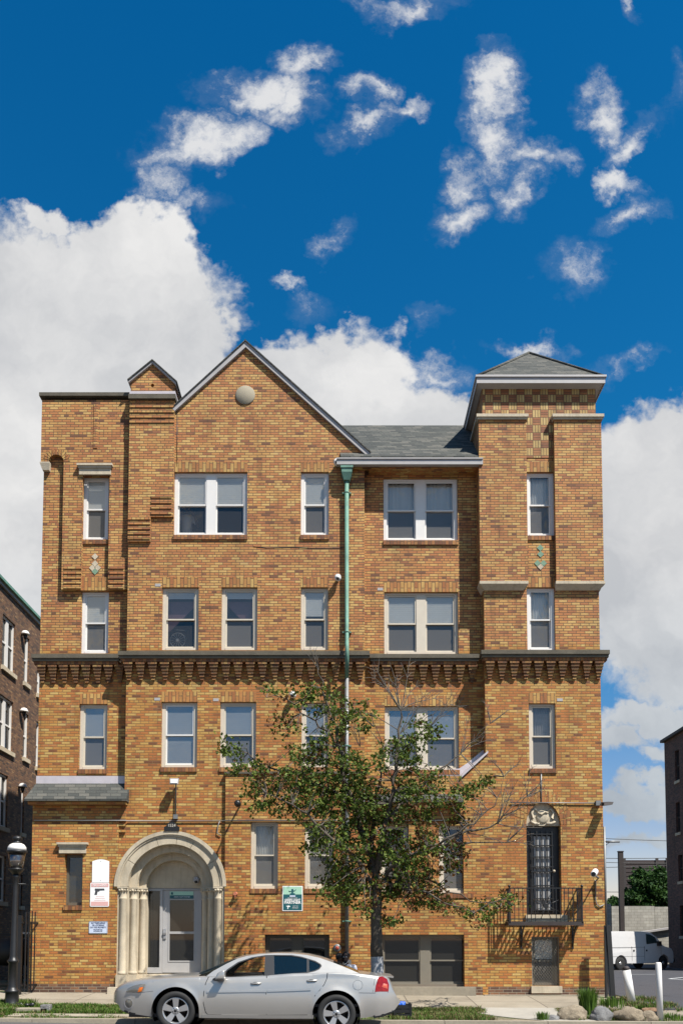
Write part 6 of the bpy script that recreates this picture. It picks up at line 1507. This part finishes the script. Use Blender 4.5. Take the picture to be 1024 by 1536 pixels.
b = MB(); swx = at(345, 1460, CM).x; b.lathe([(.165, -.012), (.185, 0), (.165, .012), (.15, 0), (.165, -.012)], (swx, CM-.38, zbelt+.0), 22, 'x', cap=False); b.box(swx-.02, swx+.01, CM-.53, CM-.23, zbelt-.02, zbelt+.02); b.build('steering_wheel', 'black', car)
# mirror
mx = at(330, 1462, CN-.1); b = MB(); b.hexa([(mx.x-.10, CN-.15, mx.z-.085), (mx.x+.085, CN-.15, mx.z-.075), (mx.x+.085, CN+.06, mx.z-.075), (mx.x-.06, CN+.06, mx.z-.085)], [(mx.x-.04, CN-.14, mx.z+.04), (mx.x+.085, CN-.14, mx.z+.085), (mx.x+.085, CN+.06, mx.z+.07), (mx.x, CN+.06, mx.z+.03)]); mo = bevel(b.build('wing_mirror', 'car', car), .03, 3)
for f in mo.data.polygons: f.use_smooth = True
b = MB(); b.hexa([(mx.x-.16, CN+.03, mx.z-.085), (mx.x+.0, CN-.04, mx.z-.085), (mx.x+.0, CN+.14, mx.z-.085), (mx.x-.1, CN+.16, mx.z-.085)], [(mx.x-.08, CN+.03, mx.z-.04), (mx.x+.0, CN-.04, mx.z-.02), (mx.x+.0, CN+.14, mx.z-.02), (mx.x-.06, CN+.16, mx.z-.04)]); b.build('mirror_arm', 'black', car)
# spoiler lip, antenna
b = MB(); s0 = at(568, 1461.5, CM); s1 = at(585, 1463.5, CM); b.hexa([(s0.x, CM-.66, s0.z-.01), (s1.x+.02, CM-.6, s1.z-.015), (s1.x+.02, CM+.6, s1.z-.015), (s0.x, CM+.66, s0.z-.01)], [(s0.x, CM-.66, s0.z+.01), (s1.x+.03, CM-.6, s1.z+.012), (s1.x+.03, CM+.6, s1.z+.012), (s0.x, CM+.66, s0.z+.01)]); b.build('spoiler', 'car', car)
b = MB(); a_ = at(366, 1433.5, CM); b.tube([a_, a_+Vector((.03, 0, .09))], [.008, .004], 6); b.build('antenna', 'black', car)
# badge script on the front door as in the photo is only a smudge; a small dark dash stands for it
# wheels
def wheel(w, s):
    y0 = CM+s*(HWD-.03); t_ = MB(); o = -s
    yy = lambda d: y0-s*d                      # d = distance inwards
    t_.lathe([(.232, yy(.012)-y0), (.25, yy(-.006)-y0), (.30, yy(-.012)-y0), (.325, yy(.0)-y0), (RT, yy(.03)-y0), (RT, yy(.19)-y0), (.3, yy(.21)-y0), (.232, yy(.2)-y0)], (w.x, y0, w.z), 44, 'y', cap=False)
    wh = t_.build('wheel', 'rubber', car)
    b = MB(); b.lathe([(.232, yy(.014)-y0), (.222, yy(.006)-y0), (.208, yy(.02)-y0), (.2, yy(.06)-y0), (.195, yy(.15)-y0), (.2, yy(.16)-y0)], (w.x, y0, w.z), 40, 'y', cap=False)
    ph = .3+(0 if w is wf else .25)
    for k in range(5):
        a = ph+2*math.pi*k/5; d = Vector((math.cos(a), 0, math.sin(a))); n = Vector((-d.z, 0, d.x)); c = Vector((w.x, 0, w.z))
        lo = [c+d*.04-n*.035, c+d*.04+n*.035, c+d*.215+n*.058, c+d*.215-n*.058]
        f = [Vector((v.x, yy(.022 if i < 2 else .008), v.z)) for i, v in enumerate(lo)]; g_ = [Vector((v.x, yy(.06), v.z)) for v in lo]
        b.hexa(g_, f)
    b.lathe([(.068, yy(.05)-y0), (.066, yy(.018)-y0), (.055, yy(.012)-y0), (.03, yy(.012)-y0)], (w.x, y0, w.z), 24, 'y'); b.build('rim', 'alloy', wh)
    b = MB(); b.lathe([(.195, yy(.12)-y0), (.03, yy(.11)-y0)], (w.x, y0, w.z), 24, 'y'); b.build('brake_disc', 'rust', wh)
    b = MB(); b.lathe([(.028, yy(.011)-y0), (.02, yy(.006)-y0), (.003, yy(.005)-y0)], (w.x, y0, w.z), 14, 'y')
    for k in range(5): a = ph+math.pi/5+2*math.pi*k/5; b.lathe([(.009, yy(.02)-y0), (.009, yy(.008)-y0)], (w.x+.048*math.cos(a), y0, w.z+.048*math.sin(a)), 8, 'y')
    b.build('hub_cap', 'black', wh)
for w in (wf, wr):
    for s in (-1, 1): wheel(w, s)

# ================================================================== white van
vy = 25.6; VO = at(931, 1444, vy); vg = gz(VO.x, vy)
van = thing('white_van', (0, 0, 0), 'white cargo van parked half in shade in the parking lot', 'van')
# local: x forward, y left, z up; rear axle at x=0, near (right) side at y=-1
def vb(): return MB()
prof = [(-1.15,.55),(-1.2,.9),(-1.18,1.9),(-1.1,2.08),(0,2.12),(1.9,2.12),(2.5,2.06),(2.95,1.78),(3.35,1.38),(3.5,1.30),(4.1,1.16),(4.22,.95),(4.25,.5)]
def arcs(cx_): return [(cx_+.44*math.cos(a), .36+.44*math.sin(a)) for a in [math.pi*(1-k/10) for k in range(11)]]
outer = prof+[(4.2,.36)]+[(3.43+.46*math.cos(math.pi*k/10), .36+.46*math.sin(math.pi*k/10)) for k in range(11)]+[(0+.46*math.cos(math.pi*k/10), .36+.46*math.sin(math.pi*k/10)) for k in range(11)]+[(-1.15,.38)]
def sect(y, ins):     # inset outline at half width y
    return outer
b = vb(); b.prism(outer, -.98, .98); vbody = b.build('body', 'vanpaint', van); bevel(vbody, .06, 3)
# slope the greenhouse inwards
for v in vbody.data.vertices:
    if v.co.z > 1.25: v.co.y *= 1-.10*(v.co.z-1.25)
b = vb(); b.prism([(2.05,1.28),(3.12,1.32),(2.75,1.80),(2.35,1.96),(2.05,1.98)], -.955, -.91); b.prism([(2.05,1.28),(3.12,1.32),(2.75,1.80),(2.35,1.96),(2.05,1.98)], .91, .955); b.build('side_window', 'carglass', van)
b = vb(); 
for x in (.85, 1.85, 3.2): b.box(x-.008, x+.008, -.986, -.975, .5, 1.3)
for z in (.75, 1.25): b.box(-1.1, 1.85, -.985, -.975, z-.006, z+.006)
b.box(.95, 1.05, -1.0, -.98, 1.02, 1.12); b.box(1.97, 2.07, -1.0, -.98, 1.02, 1.12); b.build('door_gap', 'black', van)
b = vb(); b.hexa([(3.30, -.82, 1.42), (3.30, .82, 1.42), (3.25, .82, 1.40), (3.25, -.82, 1.40)], [(2.72, -.76, 2.0), (2.72, .76, 2.0), (2.66, .76, 1.98), (2.66, -.76, 1.98)]); b.build('windscreen', 'carglass', van)
b = vb(); b.box(4.18, 4.36, -.95, .95, .38, .58); b.build('bumper', 'black', van)
b = vb(); b.box(2.85, 3.0, -1.2, -1.0, 1.32, 1.58); b.build('wing_mirror', 'black', van)
for x in (0, 3.43):
    for s in (-1, 1):
        b = vb(); b.lathe([(.2, -.1*1), (.34, -.11), (.37, -.07), (.37, .07), (.34, .11), (.2, .1)], (x, s*.84, .37), 28, 'y'); wv = b.build('wheel', 'rubber', van)
        b = vb(); b.lathe([(.2, s*.09), (.19, s*.06), (.1, s*.07), (.09, s*.11), (.03, s*.11)], (x, s*.84, .37), 24, 'y'); b.build('rim', 'alloy', wv)
an = R(30); van.rotation_euler = (0, 0, an); off_ = Vector((-.98*-math.sin(an)*-1, 0, 0))
nearw = Vector((math.sin(an)*.98, -math.cos(an)*.98, 0)); van.location = (VO.x-nearw.x, vy-nearw.y, vg)

# ================================================================== crate and bag
Y = -3.6; p = at(603, 1512, Y); g_ = gz(p.x, Y)
t = thing('black_crate', (p.x, Y, g_), 'black plastic crate on the verge behind the car boot', 'crate')
b = MB(); 
for k in range(3): b.box(p.x-.15, p.x+.15, Y-.17, Y-.15, g_+.01+k*.085, g_+.08+k*.085); b.box(p.x-.15, p.x+.15, Y+.15, Y+.17, g_+.01+k*.085, g_+.08+k*.085); b.box(p.x-.17, p.x-.151, Y-.17, Y+.17, g_+.01+k*.085, g_+.08+k*.085); b.box(p.x+.151, p.x+.17, Y-.17, Y+.17, g_+.01+k*.085, g_+.08+k*.085)
for sx in (-1, 1):
    for sy in (-1, 1): b.box(p.x+sx*.16-.02, p.x+sx*.16+.02, Y+sy*.16-.02, Y+sy*.16+.02, g_, g_+.28)
b.box(p.x-.15, p.x+.15, Y-.15, Y+.15, g_, g_+.02); b.build('side', 'black', t)
b = MB(); random.seed(4)
for k in range(8): b.ball((p.x-.04+random.uniform(-.07, .07), Y+random.uniform(-.07, .07), g_+.24+random.uniform(0, .05)), (.06, .06, .035), 8, 6)
tag(b.build('blue_bag', 'blue'), 'crumpled blue plastic bag in the black crate', 'bag')

# ================================================================== people
def caps_mesh(name, caps, m, parent, vox=.014, sm=4):
    b = MB()
    for c in caps:
        if c[0] == 'b': b.ball(c[1], c[2], 14, 10)
        else:
            p0, p1, r0, r1 = c[1], c[2], c[3], c[4]; b.tube([p0, p1], [r0, r1], 12); b.ball(p0, r0, 12, 8); b.ball(p1, r1, 12, 8)
    o = b.build(name, m, parent, fix=True)
    r = o.modifiers.new('remesh', 'REMESH'); r.mode = 'VOXEL'; r.voxel_size = vox; r.use_smooth_shade = True
    s = o.modifiers.new('smooth', 'SMOOTH'); s.iterations = sm; s.factor = .5; return o
def hand(p, d, side, V):
    # palm, four bent fingers of unequal length, thumb from the side
    d = d.normalized(); up = Vector((0, 0, 1)); s = d.cross(up).normalized()*side if abs(d.z) < .9 else Vector((1, 0, 0))*side; n = s.cross(d).normalized()
    c = [('c', V(p), V(p+d*.075), .028, .033)]
    for k, L in enumerate((.062, .072, .068, .052)):
        r = p+d*.08+s*(-.030+.02*k); m1 = r+d*L*.5-n*.008; m2 = r+d*L*.85-n*.03
        c += [('c', V(r), V(m1), .009, .008), ('c', V(m1), V(m2), .008, .007)]
    th = p+d*.02-s*.03; c += [('c', V(th), V(th+d*.035-s*.03), .011, .009), ('c', V(th+d*.035-s*.03), V(th+d*.06-s*.03-n*.012), .009, .008)]
    return c
def person(x, y, z, rot, label, skin, top, legs, hairm, pose='sit', lean=.12, headturn=0, beard=False, arms=None):
    t = thing('person', (x, y, z), label, 'person'); ca, sa = math.cos(rot), math.sin(rot)
    def V(v): return (x+v[0]*ca-v[1]*sa, y+v[0]*sa+v[1]*ca, z+v[2])       # local: facing -y
    Vv = Vector
    hipz = .27 if pose == 'sit' else .92
    hip = Vv((0, 0, hipz)); ch = Vv((0, -lean, hipz+.38)); nk = Vv((0, -lean-.02, hipz+.52)); hd = Vv((0, -lean-.06, hipz+.68))
    sk = [('c', V(nk-Vv((0, 0, .06))), V(nk+Vv((0, -.01, .08))), .058, .055), ('b', V(hd+Vv((0, .01, .03))), (.082, .098, .108)), ('b', V(hd+Vv((0, -.02, -.055))), (.064, .07, .068)),
          ('b', V(hd+Vv((0, -.10, -.01))), (.014, .02, .022)), ('b', V(hd+Vv((.078, .01, 0))), (.012, .02, .03)), ('b', V(hd+Vv((-.078, .01, 0))), (.012, .02, .03)), ('b', V(hd+Vv((0, -.083, -.06))), (.026, .012, .008)),
          ('c', V(Vv((0, 0, hipz))), V(ch), .12, .13), ('c', V(ch+Vv((-.13, 0, .06))), V(ch+Vv((.13, 0, .06))), .06, .06)]
    cl = [('c', V(hip+Vv((0, 0, .04))), V(ch), .148, .155), ('c', V(ch+Vv((-.14, 0, .06))), V(ch+Vv((.14, 0, .06))), .075, .075), ('c', V(ch), V(nk-Vv((0, 0, .05))), .13, .075)]
    tr = [('c', V(hip+Vv((-.08, 0, 0))), V(hip+Vv((.08, 0, 0))), .12, .12)]; sh = []
    for s in (-1, 1):
        shd = ch+Vv((s*.18, 0, .07)); A = (arms or {}).get(s)
        el = shd+(A[0] if A else Vv((s*.05, -.06, -.27))); wr_ = el+(A[1] if A else Vv((-s*.05, -.22, .0 if pose == 'sit' else -.2)))
        sk += [('c', V(shd), V(el), .05, .038), ('c', V(el), V(wr_), .038, .025)]; sk += hand(wr_, wr_-el, s, V)
        cl += [('c', V(shd), V(shd.lerp(el, .62)), .068, .06)]
        if pose == 'sit': kn = Vv((s*.13, -.40, .46)); an_ = Vv((s*.13, -.46, .09)); h0 = hip+Vv((s*.09, -.02, 0))
        else: kn = Vv((s*.1, -.02, .48)); an_ = Vv((s*.1, 0, .09)); h0 = hip+Vv((s*.09, 0, 0))
        sk += [('c', V(h0), V(kn), .075, .055), ('c', V(kn), V(an_), .052, .035), ('c', V(an_), V(an_+Vv((0, -.14, -.05))), .035, .028)]
        tr += [('c', V(h0), V(kn), .095, .072), ('c', V(kn), V(an_+Vv((0, 0, .03))), .072, .055)]
        sh += [('c', V(an_+Vv((0, .03, -.045))), V(an_+Vv((0, -.16, -.055))), .044, .034)]
    caps_mesh('body', sk, skin, t, .011, 3); caps_mesh('shirt', cl, top, t, .016, 6); caps_mesh('trousers', tr, legs, t, .016, 5); caps_mesh('shoes', sh, 'blackcloth', t, .014, 3)
    hr = [('b', V(hd+Vv((0, .025, .055))), (.091, .102, .096))]
    if beard: hr.append(('b', V(hd+Vv((0, -.045, -.09))), (.05, .045, .045)))
    caps_mesh('hair', hr, hairm, t, .012, 3)
    b = MB()
    for s in (-1, 1): b.ball(V(hd+Vv((s*.032, -.082, .012))), .012, 8, 6)
    b.build('eyes', 'signwhite', t); return t
def stool(x, y, z, lab):
    t = thing('stool', (x, y, z), lab, 'stool', 'low stools under the seated people')
    b = MB(); b.lathe([(.02, .12), (.17, .12), (.175, .14), (.17, .15), (.02, .15)], (x, y, z), 20); b.build('seat', 'rust', t)
    for k in range(4): a = k*math.pi/2+.78; b = MB(); b.tube([(x+.11*math.cos(a), y+.11*math.sin(a), z+.12), (x+.16*math.cos(a), y+.16*math.sin(a), z)], .015, 6); b.build('leg', 'iron', t)
p = at(521, 1432, -.75); g_ = gz(p.x, -.75)
stool(p.x, -.75, g_, 'low dark stool under the person in the pale tee by the downspout')
person(p.x, -.75, g_, -.25, 'person in pale grey tee seated by the downspout, holding a thin white cord', 'skin', 'tee', 'jeans', 'hair', lean=.10, beard=True, arms={-1: (Vector((-.10, -.12, -.24)), Vector((.16, -.14, .20))), 1: (Vector((.10, -.10, -.25)), Vector((-.12, -.20, .06)))})
b = MB(); q0 = Vector((p.x-.13, -1.02, g_+.73)); b.tube([q0, q0+Vector((.05, -.02, .06)), q0+Vector((.12, .02, .10)), q0+Vector((.16, .06, .16))], .006, 5); tag(b.build('cord', 'signwhite'), 'thin white cord held by the person in the pale tee', 'cord')
p = at(500.5, 1438, -1.0); g_ = gz(p.x, -1.0)-.02
stool(p.x, -1.0, g_, 'low dark stool under the person in black beside the alarm bell')
person(p.x, -1.0, g_, 2.2, 'person in black seen from behind, seated below the alarm bell', 'skin', 'blackcloth', 'jeans', 'hair', lean=.12)
p = at(438, 1430, -1.0); g_ = gz(p.x, -1.0)-.07
stool(p.x, -1.0, g_, 'low dark stool in front of the dark basement window, hidden behind the car')
person(p.x, -1.0, g_, .3, 'person whose dark hair just shows above the car roof, before the basement window', 'skin', 'blackcloth', 'jeans', 'hair', lean=.14)
# person behind the top floor window
p = at(279, 788, .55); fz = az(842, 0)+.05
person(p.x, .62, fz-.0, .3, 'person in a white top standing behind the top floor double window', 'skin2', 'signwhite', 'jeans', 'hair', pose='stand', lean=.05, arms={-1: (Vector((-.12, -.10, -.2)), Vector((.14, -.1, .22))), 1: (Vector((.1, -.08, -.22)), Vector((-.12, -.12, .2)))})
# fan behind a third floor window
p = at(267, 961, .35); t = thing('window_fan', (p.x, .33, p.z-.2), 'round white fan standing behind the third floor window left of centre', 'fan')
b = MB(); b.lathe([(.19, -.02), (.2, 0), (.19, .02), (.185, 0), (.19, -.02)], (p.x, .33, p.z), 28, 'y', cap=False); b.lathe([(.05, -.03), (.03, -.05)], (p.x, .33, p.z), 14, 'y')
for k in range(14): a = k*math.pi/7; b.tube([(p.x+.05*math.cos(a), .30, p.z+.05*math.sin(a)), (p.x+.19*math.cos(a), .33, p.z+.19*math.sin(a))], .004, 4, cap=False)
b.build('grille', 'blind', t); b = MB(); b.box(p.x-.12, p.x+.12, .28, .4, p.z-.24, p.z-.2); b.tube([(p.x+.0, .35, p.z-.2), (p.x+.26, .35, p.z-.2), (p.x+.26, .35, p.z+.26), (p.x-.1, .35, p.z+.28)], .008, 5); b.build('stand', 'blind', t)
